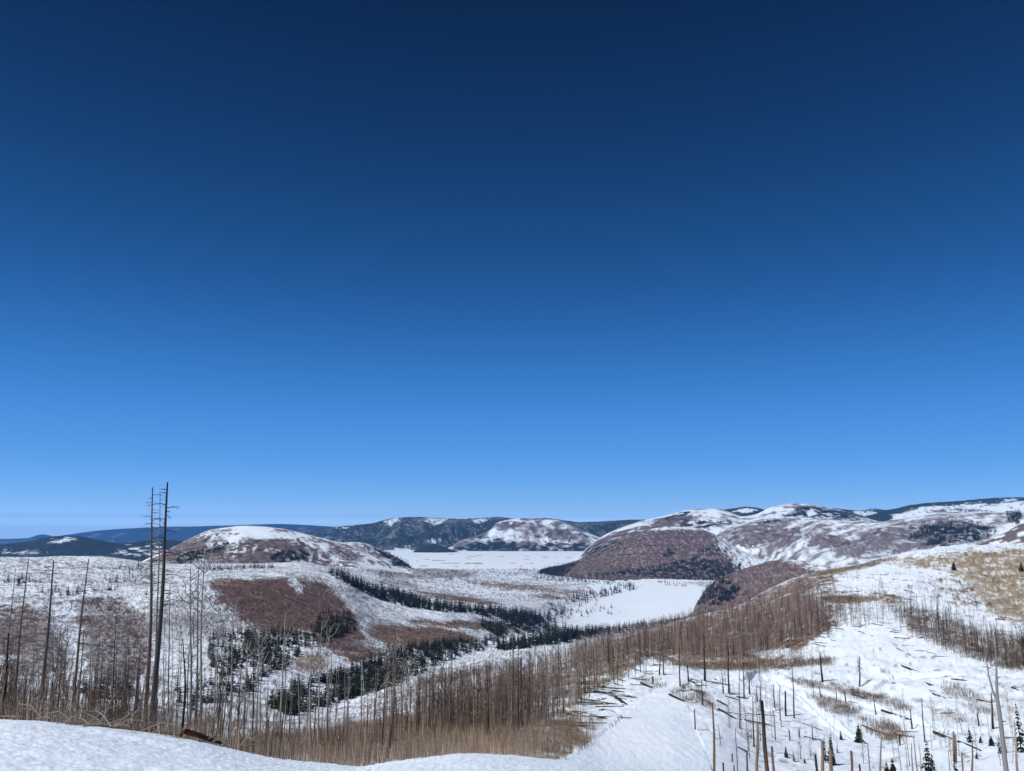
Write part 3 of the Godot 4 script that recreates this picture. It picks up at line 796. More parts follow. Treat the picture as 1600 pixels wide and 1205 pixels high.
# ---------------------------------------------------------------- plateau, gully and meadow
func land_valley() -> void:
	var n1 := noise(21, 520.0, 4)
	var n2 := noise(22, 90.0, 4)
	var n3 := noise(23, 22.0, 3)
	var n4 := noise(24, 7.0, 2)
	var n5 := noise(25, 2.6, 2)
	var white := poly([862, 977, 885, 952, 925, 940, 970, 927, 1010, 918, 1060, 910, 1140, 925, 1140, 968, 1060, 969, 1000, 974, 940, 982, 900, 986])
	var strip := poly([778, 1004, 800, 993, 850, 986, 884, 987, 862, 1000, 800, 1010])
	var vp := [
		patch([320, 912, 345, 907, 400, 904, 460, 905, 500, 909, 525, 930, 545, 955, 556, 985, 530, 1010, 500, 1000, 470, 990, 420, 990, 395, 985, 372, 965, 345, 940], BROWN, 0.93, 5.0),
		patch([452, 903, 462, 905, 476, 924, 470, 926], SNOW, 0.9, 3.0),
		patch([480, 995, 520, 975, 550, 955, 562, 985, 572, 1010, 600, 1018, 560, 1038, 530, 1025, 500, 1010], BROWN, 0.8, 6.0),
		patch([566, 982, 620, 977, 680, 981, 730, 990, 748, 1000, 700, 1012, 640, 1016, 600, 1010, 580, 998], BROWN.lerp(OCHRE, 0.12), 0.9, 5.0),
		patch([628, 967, 700, 971, 760, 971, 805, 980, 790, 986, 700, 981, 640, 974], BROWN.lerp(OCHRE, 0.15), 0.85, 4.0),
		patch([635, 921, 700, 929, 760, 938, 785, 943, 760, 946, 690, 938], BROWN.lerp(OCHRE, 0.1), 0.85, 3.0),
		patch([715, 905, 760, 911, 830, 915, 870, 921, 918, 925, 900, 930, 850, 925, 780, 920, 730, 912], BROWN.lerp(OCHRE, 0.2), 0.72, 4.0),
		patch([560, 889, 640, 889, 720, 892, 745, 901, 700, 906, 600, 902], BROWN.lerp(OCHRE, 0.25), 0.55, 5.0),
		patch([590, 905, 640, 908, 655, 922, 610, 918], BROWN.lerp(OCHRE, 0.25), 0.55, 5.0),
		patch([818, 930, 860, 930, 892, 936, 850, 937], BROWN.lerp(OCHRE, 0.2), 0.7, 3.0),
		patch([770, 975, 810, 985, 880, 985, 900, 992, 840, 995, 780, 990], BROWN.lerp(OCHRE, 0.35), 0.6, 4.0),
		patch([640, 1066, 700, 1052, 770, 1040, 780, 1046, 700, 1068, 650, 1078], BROWN, 0.62, 5.0),
		patch([-60, 955, 20, 948, 50, 945, 62, 970, 45, 1015, -60, 1040], DUSK.lerp(BROWN, 0.5), 0.68, 7.0),
		patch([108, 942, 150, 935, 190, 936, 215, 958, 238, 978, 232, 1040, 200, 1075, 150, 1070, 130, 1030, 122, 970], DUSK.lerp(BROWN, 0.5), 0.62, 8.0),
		patch([48, 962, 75, 948, 88, 1000, 105, 1035, 60, 1060, 10, 1060, 30, 1020], DUSK.lerp(BROWN, 0.4), 0.6, 8.0),
		patch([458, 1028, 500, 1022, 508, 1045, 470, 1048], OCHRE.lerp(BROWN, 0.4), 0.7, 4.0),
		patch([230, 940, 320, 920, 345, 945, 380, 985, 300, 1010, 240, 990], DUSK, 0.36, 8.0)]
	land("valley", "snowy plateau, gully and white meadow below the burnt ridge", -320, 1280, 1.6,
		[[[-320, 1215, 230], [300, 1205, 240], [500, 1190, 300], [600, 1160, 380], [700, 1120, 520], [800, 1070, 800], [900, 1030, 1200], [1000, 1010, 1700], [1280, 1010, 1700]],
		[[-320, 1190, 300], [0, 1190, 300], [300, 1165, 330], [500, 1140, 420], [600, 1110, 520], [700, 1075, 700], [800, 1030, 1050], [900, 1000, 1600], [1000, 985, 2200], [1100, 985, 2400], [1280, 985, 2400]],
		[[-320, 1140, 500], [0, 1130, 520], [200, 1120, 560], [350, 1110, 620], [500, 1085, 750], [600, 1050, 950], [700, 1020, 1250], [800, 990, 1800], [900, 974, 2550], [1000, 964, 2900], [1100, 964, 2920], [1280, 964, 2920]],
		[[-320, 1040, 800], [0, 1040, 800], [200, 1030, 850], [350, 1000, 1000], [450, 985, 1150], [550, 985, 1220], [620, 992, 1300], [700, 985, 1500], [800, 965, 2080], [900, 953, 2900], [1000, 950, 3200], [1100, 950, 3200], [1280, 950, 3200]],
		[[-320, 942, 1200], [0, 940, 1200], [200, 930, 1300], [330, 906, 1500], [450, 900, 1600], [530, 905, 1750], [600, 935, 1800], [700, 950, 1920], [800, 952, 2260], [900, 944, 3120], [1000, 940, 3430], [1100, 940, 3430], [1280, 940, 3430]],
		[[-320, 872, 2000], [0, 871, 2000], [60, 871.5, 2000], [100, 869.5, 2000], [150, 869.5, 2000], [200, 875, 2000], [240, 881.5, 2000], [300, 883.5, 2000], [430, 882, 2100], [470, 880, 2200], [500, 885, 2300], [560, 905, 2500], [620, 920, 2600], [700, 932, 2700], [800, 938, 2900], [900, 929, 3620], [1000, 925, 3900], [1280, 925, 3900]],
		[[-320, 875, 2500], [240, 886, 2500], [430, 886, 2600], [500, 887, 3000], [560, 888, 4000], [640, 888, 5000], [700, 889, 5400], [800, 889, 5700], [900, 893, 5500], [1000, 905, 4850], [1280, 905, 4850]],
		Vector2(400, -50)], [6, 30, 50, 60, 60, 44, 2],
		func(p, d, x, k):
			var calm := clampf((p.y + 338.0) / 45.0, 0.0, 1.0) if x > 780 else 1.0
			var crest := clampf(absf(k - 5.0), 0.12, 1.0)
			return calm * crest * (n1.get_noise_2d(p.x, p.z) * minf(d * 0.008, 13.0) + n2.get_noise_2d(p.x, p.z) * 3.2) + calm * (n3.get_noise_2d(p.x, p.z) * 1.1 + n4.get_noise_2d(p.x, p.z) * 0.5),
		func(p, x, y, _d, k):
			var g := n3.get_noise_2d(p.x, p.z)
			var f := n4.get_noise_2d(p.x, p.z)
			var w := n2.get_noise_2d(p.x, p.z)
			var b := SNOW
			var flat_floor: bool = p.y < -322.0 and x > 820.0
			if not flat_floor:
				var brushy := n1.get_noise_2d(p.x * 1.7 + 400.0, p.z * 1.7)
				var amt := smoothstep(-0.42, 0.75, g + 0.8 * f + 0.5 * brushy + 0.4 * w + 0.45 * n5.get_noise_2d(p.x, p.z))
				b = SNOW.lerp(vary(DUSK.lerp(BROWN, 0.35), 1.0 + 0.4 * f), amt * 0.9)
			elif w + 0.5 * g > 0.62 and y < 935:
				b = OCHRE
			var at_px := Vector2(x + w * 9.0 + g * 5.0, y + g * 3.0)
			if Geometry2D.is_point_in_polygon(at_px, white) or Geometry2D.is_point_in_polygon(at_px, strip):
				return SNOW
			if flat_floor and y > 905:
				return b
			return cover(vp, b, x, y, w * 1.4, n2.get_noise_2d(p.z, p.x) * 1.4, g * 0.9 + f * 0.9 + 0.5 * n5.get_noise_2d(p.x, p.z)), mats.land)

# ---------------------------------------------------------------- the ridge we stand on, the ski run and the burnt slopes
func rows_of(cx: Array, ys: Array, ds: Array) -> Array:
	var o := []
	for i in cx.size():
		o.append([cx[i], ys[i], ds[i]])
	return o

var trails := [[1162, 1066, 1190, 1052, 1205, 1048, 1200, 1056, 1225, 1068, 1260, 1078, 1300, 1084, 1340, 1097, 1380, 1108, 1440, 1128, 1500, 1150], [1222, 1068, 1245, 1080, 1268, 1098, 1290, 1120, 1315, 1138, 1335, 1150], [1360, 1082, 1400, 1058, 1450, 1060, 1500, 1063, 1560, 1062, 1620, 1058]]

func near_trail(px: float, py: float) -> float:          # pixels to the nearest packed trail, only used to find where it lies
	var best := 99.0
	if px < 1150.0 or py < 1035.0 or py > 1165.0:
		return best
	for t in trails:
		for i in range(0, t.size() - 2, 2):
			var q := Geometry2D.get_closest_point_to_segment(Vector2(px, py), Vector2(t[i], t[i + 1]), Vector2(t[i + 2], t[i + 3]))
			var d := (Vector2(px, py) - q) * Vector2(0.6, 1.0)
			best = minf(best, d.length())
	return best

func land_near() -> void:
	var cx := [-600, 0, 200, 350, 500, 600, 700, 800, 900, 950, 1000, 1040, 1080, 1120, 1200, 1300, 1400, 1500, 1600, 2200]
	var lip := [[-600, 1118, 13], [0, 1128, 14], [60, 1130, 14], [130, 1138, 14], [200, 1144, 14.2], [250, 1149, 14.5], [300, 1156, 15], [345, 1166, 15.5], [400, 1178, 16], [450, 1187, 17], [520, 1195, 18.5], [560, 1199, 20], [600, 1194, 22], [640, 1187, 23], [680, 1181, 24], [720, 1177, 25], [760, 1178, 26], [800, 1181, 27], [860, 1188, 29], [900, 1194, 30], [950, 1206, 33], [1000, 1222, 35], [1080, 1245, 37], [1200, 1265, 40], [1400, 1275, 40], [2200, 1275, 40]]
	var rows := [
		[[-600, 2600, 1.2], [2200, 2600, 1.2]],
		[[-600, 1262, 4.6], [0, 1262, 4.8], [700, 1262, 4.8], [1000, 1285, 4.7], [2200, 1300, 4.6]],
		[[-600, 1158, 9.0], [0, 1166, 9.0], [300, 1192, 9.0], [520, 1214, 9.4], [720, 1212, 9.4], [900, 1228, 9.4], [1000, 1252, 9.4], [1080, 1268, 9.4], [1200, 1285, 9.0], [2200, 1292, 9.0]],
		lip,
		rows_of(cx, [1150, 1155, 1168, 1185, 1206, 1203, 1192, 1190, 1197, 1206, 1215, 1224, 1230, 1233, 1240, 1245, 1250, 1250, 1250, 1250], [30, 30, 30, 30, 32, 36, 40, 45, 50, 55, 58, 60, 60, 60, 62, 65, 65, 65, 65, 65]),
		rows_of(cx, [1165, 1168, 1178, 1180, 1172, 1165, 1160, 1152, 1168, 1176, 1178, 1178, 1182, 1190, 1218, 1225, 1225, 1225, 1225, 1225], [60, 60, 60, 65, 70, 80, 85, 90, 90, 90, 90, 90, 90, 90, 92, 100, 105, 105, 105, 105]),
		rows_of(cx, [1180, 1180, 1185, 1180, 1150, 1135, 1128, 1118, 1118, 1118, 1118, 1118, 1122, 1128, 1165, 1180, 1185, 1185, 1185, 1185], [120, 120, 120, 120, 120, 130, 135, 140, 140, 140, 140, 140, 140, 140, 135, 140, 145, 145, 145, 145]),
		rows_of(cx, [1190, 1190, 1190, 1180, 1150, 1125, 1105, 1085, 1072, 1072, 1072, 1070, 1072, 1085, 1108, 1115, 1118, 1118, 1118, 1118], [200, 200, 200, 200, 190, 190, 200, 210, 210, 205, 200, 200, 195, 190, 185, 190, 190, 190, 190, 190]),
		rows_of(cx, [1195, 1195, 1195, 1180, 1150, 1122, 1098, 1070, 1048, 1040, 1027, 1029, 1044, 1056, 1058, 1062, 1062, 1062, 1062, 1062], [300, 300, 300, 300, 270, 270, 270, 265, 265, 260, 256, 250, 240, 235, 235, 240, 240, 240, 240, 240]),
		rows_of(cx, [1200, 1200, 1195, 1180, 1150, 1122, 1100, 1072, 1043, 1036, 1033, 1034, 1037, 1037, 1034, 1010, 1000, 1000, 1000, 1000], [400, 400, 400, 400, 380, 380, 360, 340, 330, 320, 320, 320, 310, 300, 290, 300, 300, 300, 300, 300]),
		rows_of(cx, [1200, 1200, 1200, 1180, 1150, 1122, 1100, 1068, 1028, 1015, 1005, 1000, 990, 985, 965, 935, 935, 940, 945, 945], [500, 500, 500, 500, 480, 480, 450, 430, 390, 420, 430, 430, 430, 430, 450, 430, 430, 420, 410, 410]),
		[[-600, 1205, 600], [500, 1160, 600], [600, 1125, 560], [700, 1105, 520], [800, 1068, 480], [850, 1045, 470], [900, 1022, 470], [950, 1002, 500], [1000, 987, 540], [1050, 974, 580], [1100, 962, 620], [1150, 947, 660], [1200, 922, 700], [1250, 900, 715], [1300, 888, 725], [1350, 882, 740], [1400, 868, 760], [1450, 857, 780], [1500, 852, 790], [1600, 850, 800], [2200, 845, 800]],
		Vector2(160, -55)]
	var n1 := noise(31, 60.0, 3)
	var n2 := noise(32, 13.0, 3)
	var n3 := noise(33, 3.2, 3)
	var n4 := noise(34, 0.75, 4)
	var n5 := noise(35, 0.16, 3)
	var run := poly([700, 1300, 860, 1192, 905, 1172, 960, 1135, 990, 1102, 1015, 1085, 1030, 1065, 1048, 1050, 1060, 1056, 1050, 1072, 1075, 1100, 1092, 1150, 1115, 1205, 1130, 1320])
	var np := [
		patch([600, 1300, 340, 1172, 400, 1182, 470, 1192, 600, 1196, 620, 1190, 720, 1180, 800, 1184, 880, 1192, 925, 1165, 900, 1130, 960, 1060, 1000, 1040, 940, 1030, 800, 1062, 600, 1125, 350, 1150, -200, 1120, -200, 1200], Color(0.34, 0.26, 0.18), 0.62, 5.0),
		patch([930, 1075, 985, 1050, 1000, 1036, 1040, 1030, 1050, 1045, 1010, 1065, 960, 1095, 905, 1130, 890, 1110], SNOW, 0.72, 4.0),
		patch([880, 1045, 930, 1005, 1000, 988, 1100, 963, 1200, 923, 1290, 884, 1320, 890, 1262, 925, 1290, 960, 1300, 985, 1250, 1020, 1180, 1045, 1080, 1038, 1000, 1032], Color(0.25, 0.185, 0.155), 0.8, 8.0),
		patch([1040, 1038, 1100, 1037, 1180, 1034, 1240, 1030, 1300, 1030, 1230, 1044, 1170, 1049, 1090, 1045], OCHRE.lerp(BROWN, 0.45), 0.66, 3.0),
		patch([1170, 1022, 1230, 1012, 1245, 1020, 1190, 1030], SNOW, 0.9, 3.0),
		patch([1250, 903, 1300, 890, 1350, 881, 1400, 868, 1370, 880, 1300, 897], OCHRE.lerp(BROWN, 0.35), 0.92, 2.0),
		patch([1284, 932, 1350, 931, 1372, 938, 1340, 943, 1290, 941], OCHRE.lerp(BROWN, 0.4), 0.9, 2.0),
		patch([1350, 925, 1395, 928, 1420, 945, 1380, 945], OCHRE.lerp(BROWN, 0.5), 0.6, 3.0),
		patch([1420, 873, 1500, 863, 1660, 856, 1660, 960, 1600, 975, 1560, 965, 1530, 935, 1500, 900, 1460, 890], OCHRE, 0.70, 7.0),
		patch([1370, 876, 1420, 872, 1480, 880, 1440, 888, 1390, 882], OCHRE, 0.6, 4.0),
		patch([1440, 905, 1500, 910, 1545, 945, 1500, 955, 1460, 940], OCHRE.lerp(BROWN, 0.4), 0.42, 7.0),
		patch([1400, 950, 1450, 962, 1520, 985, 1660, 1005, 1660, 1055, 1560, 1042, 1480, 1010, 1420, 985], Color(0.24, 0.18, 0.14), 0.5, 6.0),
		patch([1260, 905, 1310, 895, 1300, 920, 1330, 935, 1300, 960, 1310, 980, 1270, 985], Color(0.24, 0.18, 0.14), 0.45, 6.0),
		patch([1045, 1075, 1080, 1070, 1100, 1085, 1125, 1115, 1090, 1105, 1050, 1095], Color(0.14, 0.095, 0.07), 0.42, 4.0),
		patch([1230, 1062, 1300, 1070, 1380, 1092, 1400, 1104, 1330, 1092, 1250, 1075], Color(0.2, 0.15, 0.12), 0.3, 4.0),
		patch([1250, 1082, 1300, 1092, 1345, 1108, 1330, 1120, 1290, 1110], Color(0.2, 0.15, 0.12), 0.3, 4.0)]
	land("ridge", "snow covered ridge with a groomed ski run dropping between burnt slopes", -600, 2200, 1.7, rows, [3, 34, 40, 12, 16, 22, 30, 34, 20, 34, 44, 3],
		func(p, d, x, k):
			if d < 40.0 and k < 3.6:
				var f := smoothstep(1.5, 4.5, d)
				return f * (0.07 * n2.get_noise_2d(p.x, p.z) + 0.07 * n3.get_noise_2d(p.x * 0.35, p.z * 1.2) + 0.030 * n4.get_noise_2d(p.x * 0.5, p.z) + 0.014 * n5.get_noise_2d(p.x * 0.7, p.z)) * (1.0 if k < 2.9 else 0.7)
			var q := pix(p)
			var groomed := 0.4 if Geometry2D.is_point_in_polygon(Vector2(x, q.y), run) else 1.0
			var far := clampf(d / 150.0, 0.2, 1.6)
			var h: float = far * groomed * (1.1 * n1.get_noise_2d(p.x, p.z) + 0.7 * n2.get_noise_2d(p.x, p.z) + 0.25 * n3.get_noise_2d(p.x, p.z))
			if groomed < 0.9:
				h += 0.05 * n3.get_noise_2d(p.x * 3.0, p.z * 0.12) + 0.05 * n4.get_noise_2d(p.x, p.z * 0.4)
			if d > 120.0 and d < 330.0:
				var t := near_trail(x, q.y)
				if t < 8.0:
					h = lerpf(-0.9, h, smoothstep(2.0, 4.0, t)) + 0.5 * smoothstep(2.0, 4.0, t) * (1.0 - smoothstep(4.0, 7.0, t))
			return h,
		func(p, x, y, d, k):
			if k < 3.02:
				return SNOW
			var g := n3.get_noise_2d(p.x * 0.6, p.z * 0.6)
			var f := n4.get_noise_2d(p.x * 0.35, p.z * 0.35)
			var w := n2.get_noise_2d(p.x * 0.6, p.z * 0.6)
			if Geometry2D.is_point_in_polygon(Vector2(x, y), run):
				return SNOW
			if d > 120.0 and d < 330.0 and near_trail(x, y) < 3.0:
				return SNOW
			var b := SNOW.lerp(Color(0.24, 0.18, 0.14), 0.8 * smoothstep(0.48, 0.8, g + 0.6 * f + 0.3 * n1.get_noise_2d(p.x, p.z)))
			return cover(np, b, x, y, w * 1.5, n2.get_noise_2d(p.z, p.x) * 1.5, g * 0.75 + f * 0.8 + w * 0.9), mats.near)

# ---------------------------------------------------------------- conifers and snags of the valley
func plants_far() -> void:
	var con := [conifer_meshes(41, 7, 7, 1.05, 0.1), conifer_meshes(42, 8, 7, 0.85, 0.15), conifer_meshes(43, 6, 6, 1.25, 0.1)]
	var conj := []
	for c in con:
		conj.append(joined(c))
	rng.seed = 77
	var gaps := noise(44, 60.0, 3)
	var got := []                                     # [position, height, seen height, stand]
	var stands := [
		["valley", [322, 1000, 372, 985, 400, 995, 395, 1040, 345, 1060, 325, 1040], 230, 6, 10.5, "foot"],
		["valley", [380, 990, 470, 985, 540, 965, 556, 985, 520, 1000, 470, 1020, 450, 1045, 400, 1060, 380, 1030], 640, 6, 11, "foot"],
		["valley", [500, 955, 545, 955, 560, 985, 520, 1000, 490, 990], 190, 6, 10.5, "foot"],
		["valley", [420, 1105, 460, 1075, 520, 1056, 580, 1034, 620, 1020, 700, 1008, 752, 1010, 760, 1016, 690, 1036, 640, 1062, 590, 1080, 520, 1100, 450, 1120], 1350, 6.5, 12, "gully"],
		["valley", [590, 1022, 640, 1008, 720, 1000, 750, 1008, 690, 1022, 620, 1034], 300, 7, 12, "gully"],
		["valley", [250, 1085, 330, 1065, 420, 1060, 400, 1085, 300, 1110], 60, 7, 12, "open"],
		["valley", [120, 1080, 200, 1060, 215, 1090, 140, 1110], 40, 7, 12, "open"],
		["valley", [510, 893, 530, 897, 560, 912, 600, 926, 640, 936, 690, 945, 740, 950, 800, 956, 845, 962, 850, 975, 800, 974, 740, 960, 690, 956, 640, 950, 600, 940, 555, 920, 520, 902], 1100, 13, 20, "creek"],
		["valley", [600, 922, 650, 932, 660, 944, 620, 938], 110, 13, 20, "creek"],
		["valley", [750, 976, 790, 968, 860, 975, 890, 982, 870, 992, 810, 990, 770, 998], 230, 14, 22, "creek"],
		["valley", [735, 1005, 775, 996, 785, 1003, 745, 1016], 30, 12, 18, "creek"],
		["valley", [775, 1010, 840, 998, 900, 988, 960, 982, 1010, 976, 1062, 968, 1060, 976, 980, 988, 900, 1002, 840, 1012, 780, 1018], 760, 13, 20, "meadow"],
		["valley", [845, 935, 890, 932, 905, 955, 880, 975, 850, 968], 80, 14, 22, "meadow"],
		["valley", [860, 945, 930, 938, 975, 958, 930, 965, 880, 968], 40, 12, 18, "meadow"],
		["valley", [885, 934, 920, 928, 955, 920, 990, 914, 998, 922, 960, 930, 915, 938, 890, 942], 190, 14, 23, "meadow"],
		["valley", [820, 905, 870, 900, 930, 906, 990, 914, 985, 918, 920, 911, 860, 908], 200, 14, 22, "far"],
		["valley", [700, 891, 740, 891, 750, 897, 715, 897], 40, 12, 18, "far"],
		["valley", [795, 889, 850, 889, 860, 894, 810, 893], 60, 12, 18, "far"],
		["valley", [590, 888, 650, 888, 640, 898, 610, 906, 595, 915, 605, 922, 590, 920], 110, 9, 15, "far"],
		["valley", [300, 889, 420, 884, 430, 888, 340, 893], 130, 6, 11, "plateau"],
		["valley", [150, 905, 215, 900, 240, 898, 235, 906, 165, 912], 55, 6, 10, "plateau"],
		["valley", [0, 905, 60, 904, 65, 912, 0, 918], 30, 6, 11, "plateau"],
		["valley", [60, 925, 130, 924, 175, 920, 170, 927, 70, 933], 40, 6, 10, "plateau"],
		["valley", [180, 885, 240, 884, 238, 892, 190, 894], 30, 6, 11, "plateau"],
		["valley", [60, 880, 240, 880, 240, 930, 20, 930], 40, 5, 9, "plateau"],
		["brown_hill", [830, 903, 850, 889, 885, 882, 905, 878, 890, 892, 880, 900, 855, 904], 450, 14, 21, "hill"],
		["brown_hill", [905, 898, 960, 894, 1010, 889, 1050, 881, 1085, 874, 1112, 876, 1150, 884, 1170, 900, 1130, 912, 1080, 909, 1010, 900, 950, 900], 1000, 14, 21, "hill"],
		["brown_hill", [1032, 868, 1050, 854, 1054, 866, 1042, 874], 50, 12, 18, "hill"],
		["brown_hill", [1080, 866, 1110, 852, 1150, 866, 1160, 884, 1120, 870], 90, 12, 18, "hill"],
		["brown_hill", [900, 880, 960, 852, 985, 840, 980, 852, 930, 878], 60, 10, 16, "hill"],
		["valley", [1020, 908, 1060, 912, 1075, 917, 1040, 915], 30, 12, 18, "meadow"],
		["brown_knoll", [1082, 948, 1092, 925, 1110, 912, 1135, 906, 1155, 922, 1140, 945], 300, 13, 20, "knoll"],
		["mottled_hills", [1415, 845, 1440, 825, 1472, 815, 1480, 830, 1440, 842], 170, 16, 24, "hill"],
		["mottled_hills", [1440, 852, 1490, 815, 1535, 820, 1562, 830, 1520, 850, 1470, 856], 260, 16, 24, "hill"],
		["mottled_hills", [1570, 800, 1597, 800, 1592, 822, 1575, 818], 70, 16, 24, "hill"],
		["dome_hill", [268, 882, 290, 864, 330, 856, 352, 848, 345, 860, 315, 872, 290, 885], 190, 11, 17, "hill"],
		["dome_hill", [420, 874, 440, 858, 490, 860, 480, 876, 440, 882], 120, 11, 17, "hill"],
		["dome_hill", [580, 856, 605, 864, 640, 882, 645, 888, 610, 884, 600, 870], 200, 13, 19, "hill"]]
	for s in stands:
		for q in inside_points(poly(s[1]), s[2]):
			var g := ground(s[0], q.x, q.y)
			if g == Vector3.INF or gaps.get_noise_2d(g.x, g.z) < rng.randf_range(-0.5, 0.02):
				continue
			var h := rng.randf_range(s[3], s[4]) * (1.25 if rng.randf() < 0.8 else 0.85)
			got.append([g, h, h / g.length(), s[5]])
	got.sort_custom(func(a, b): return a[2] > b[2])
	var say := {
		"foot": ["conifer in the timber at the foot of the red brown slope", "conifers below the brown slope"],
		"open": ["conifer scattered on open snow behind the tall dead spruces", "conifers behind the dead spruces"],
		"gully": ["conifer in the long dense band filling the snowy gully", "conifers in the gully bottom"],
		"creek": ["conifer in the long line of trees along the creek bed", "conifers along the creek"],
		"meadow": ["conifer at the edge of the flat white meadow", "conifers edging the meadow"],
		"plateau": ["conifer on the snowy plateau above the brown slope", "conifers on the plateau"],
		"knoll": ["conifer at the foot of the purple brown knoll", "conifers under the knoll"],
		"far": ["conifer on the rolling ground before the white plain", "conifers before the plain"],
		"hill": ["conifer on the timbered flank of a far hill", "conifers on the far hills"]}
	var models := []
	for c in con:
		var o := Node3D.new()
		var tr := MeshInstance3D.new()
		tr.name = "trunk"
		tr.mesh = c[0]
		tr.material_override = mats.twig
		o.add_child(tr)
		var cr := MeshInstance3D.new()
		cr.name = "crown"
		cr.mesh = c[1]
		cr.material_override = mats.leaf
		o.add_child(cr)
		models.append(o)
	var tf := [[], [], []]
	var cl := [[], [], []]
	for i in got.size():
		var k := rng.randi() % 3
		var s: float = got[i][1] / 10.0
		var wd := s * rng.randf_range(1.0, 1.5)
		var T := turned(got[i][0], Vector3(wd, s, wd))
		if i < 270:
			var o: Node3D = models[k].duplicate()
			o.name = numbered("conifer")
			o.transform = T
			add_child(o)
			var look: String = ["bushy ", "slender ", "broad "][k] + ("tall " if got[i][1] > 11.0 else "small ")
			tag(o, look + say[got[i][3]][0], "conifer", look + say[got[i][3]][1])
		else:
			tf[k].append(T)
			var g := rng.randf_range(0.75, 1.25)
			cl[k].append(Color(g, g, g))
	for m in models:
		m.free()
	for k in 3:
		mass("conifer_forest", ["conifer timber spread through the valley", "slender dark conifers spread through the valley", "broad dark conifers spread through the valley"][k], "forest", conj[k], mats.leaf, tf[k], cl[k])
	var shrub := sapling_clump(77, 9, 1.4, 1.5, 0.05)
	var stf := []
	var scl := []
	for a in [["valley", [320, 908, 400, 904, 500, 908, 550, 955, 558, 990, 520, 1005, 420, 992, 372, 965], 2600, 1.0], ["valley", [566, 982, 680, 981, 748, 1000, 640, 1016], 600, 1.2], ["valley", [500, 1000, 555, 965, 600, 1018, 550, 1036], 500, 1.1], ["valley", [-60, 955, 50, 945, 62, 980, 10, 1050, -60, 1060], 600, 1.0], ["valley", [108, 942, 190, 936, 235, 980, 225, 1050, 150, 1070, 122, 980], 1000, 1.0], ["valley", [628, 967, 760, 971, 805, 982, 640, 974], 300, 1.4], ["valley", [635, 921, 760, 938, 785, 944, 690, 938], 300, 1.6], ["valley", [715, 905, 830, 915, 918, 926, 850, 926, 730, 912], 350, 1.9], ["brown_knoll", [1080, 935, 1100, 912, 1225, 876, 1330, 900, 1330, 925, 1150, 936], 1500, 2.2], ["brown_hill", [880, 892, 970, 846, 1050, 825, 1105, 832, 1130, 860, 1000, 892], 2200, 3.4], ["dome_hill", [230, 885, 300, 848, 350, 850, 480, 850, 510, 885], 900, 2.4]]:
		for q in inside_points(poly(a[1]), a[2]):
			var g := ground(a[0], q.x, q.y)
			if g == Vector3.INF:
				continue
			var s: float = a[3] * rng.randf_range(0.6, 1.4)
			stf.append(turned(g, Vector3(s, s, s), 0.1))
			var t := rng.randf_range(0.5, 1.5)
			scl.append(Color(0.15 * t, 0.105 * t, 0.10 * t))
	mass("brown_brush", "dense leafless brown brush covering the bare slopes and hills", "brush", shrub, mats.twig, stf, scl)
	# thin dead trunks standing all over the plateau and the far side of the gully
	var sn := [joined(snag_meshes(51, 0)), joined(snag_meshes(52, 1))]
	rng.seed = 78
	var tf2 := [[], []]
	var cl2 := [[], []]
	var areas := [
		[[-60, 885, 240, 885, 330, 890, 500, 888, 540, 905, 320, 905, 240, 935, -60, 945], 1500, 5, 9, 0.09],
		[[230, 905, 325, 915, 395, 985, 380, 1010, 300, 1060, 230, 1060], 900, 4, 8, 0.10],
		[[-60, 940, 240, 930, 260, 1060, 180, 1080, -60, 1100], 1700, 4, 8, 0.09],
		[[525, 905, 560, 925, 640, 955, 760, 968, 700, 975, 570, 985, 550, 950], 1100, 5, 9, 0.10],
		[[560, 890, 760, 892, 960, 925, 900, 945, 800, 950, 700, 930, 600, 915], 1000, 6, 11, 0.09],
		[[620, 1050, 760, 1022, 900, 1000, 1000, 985, 960, 1000, 850, 1030, 700, 1075, 600, 1105], 1200, 5, 9, 0.09],
		[[330, 1060, 480, 1040, 560, 1020, 520, 1050, 400, 1100, 330, 1110], 200, 5, 9, 0.10],
		[[320, 908, 520, 908, 560, 985, 420, 990], 500, 2, 5, 0.07]]
	for a in areas:
		for q in inside_points(poly(a[0]), a[1]):
			var g := ground("valley", q.x, q.y)
			if g == Vector3.INF or (g.y < -325.0 and q.x > 850):
				continue
			var k := rng.randi() % 2
			var s := rng.randf_range(a[2], a[3]) / 10.0
			tf2[k].append(turned(g, Vector3(s * 1.4, s, s * 1.4), 0.06))
			var t: float = a[4] * 1.8 * rng.randf_range(0.5, 1.4)
			cl2[k].append(Color(t, t * 0.84, t * 0.78))
	for k in 2:
		mass("dead_timber", ["thin bare dead trunks scattered over the snowy plateau", "twiggy bare dead trunks scattered over the snowy plateau"][k], "dead trees", sn[k], mats.twig, tf2[k], cl2[k])

# ---------------------------------------------------------------- burnt trees, brush and logs on the near ridge
func colour_word(c: Color) -> String:
	if c.r < 0.03:
		return "black"
	if c.r < 0.08:
		return "charred"
	if c.r - c.b < 0.05:
		return "grey"
	return "brown" if c.r < 0.22 else "tan"

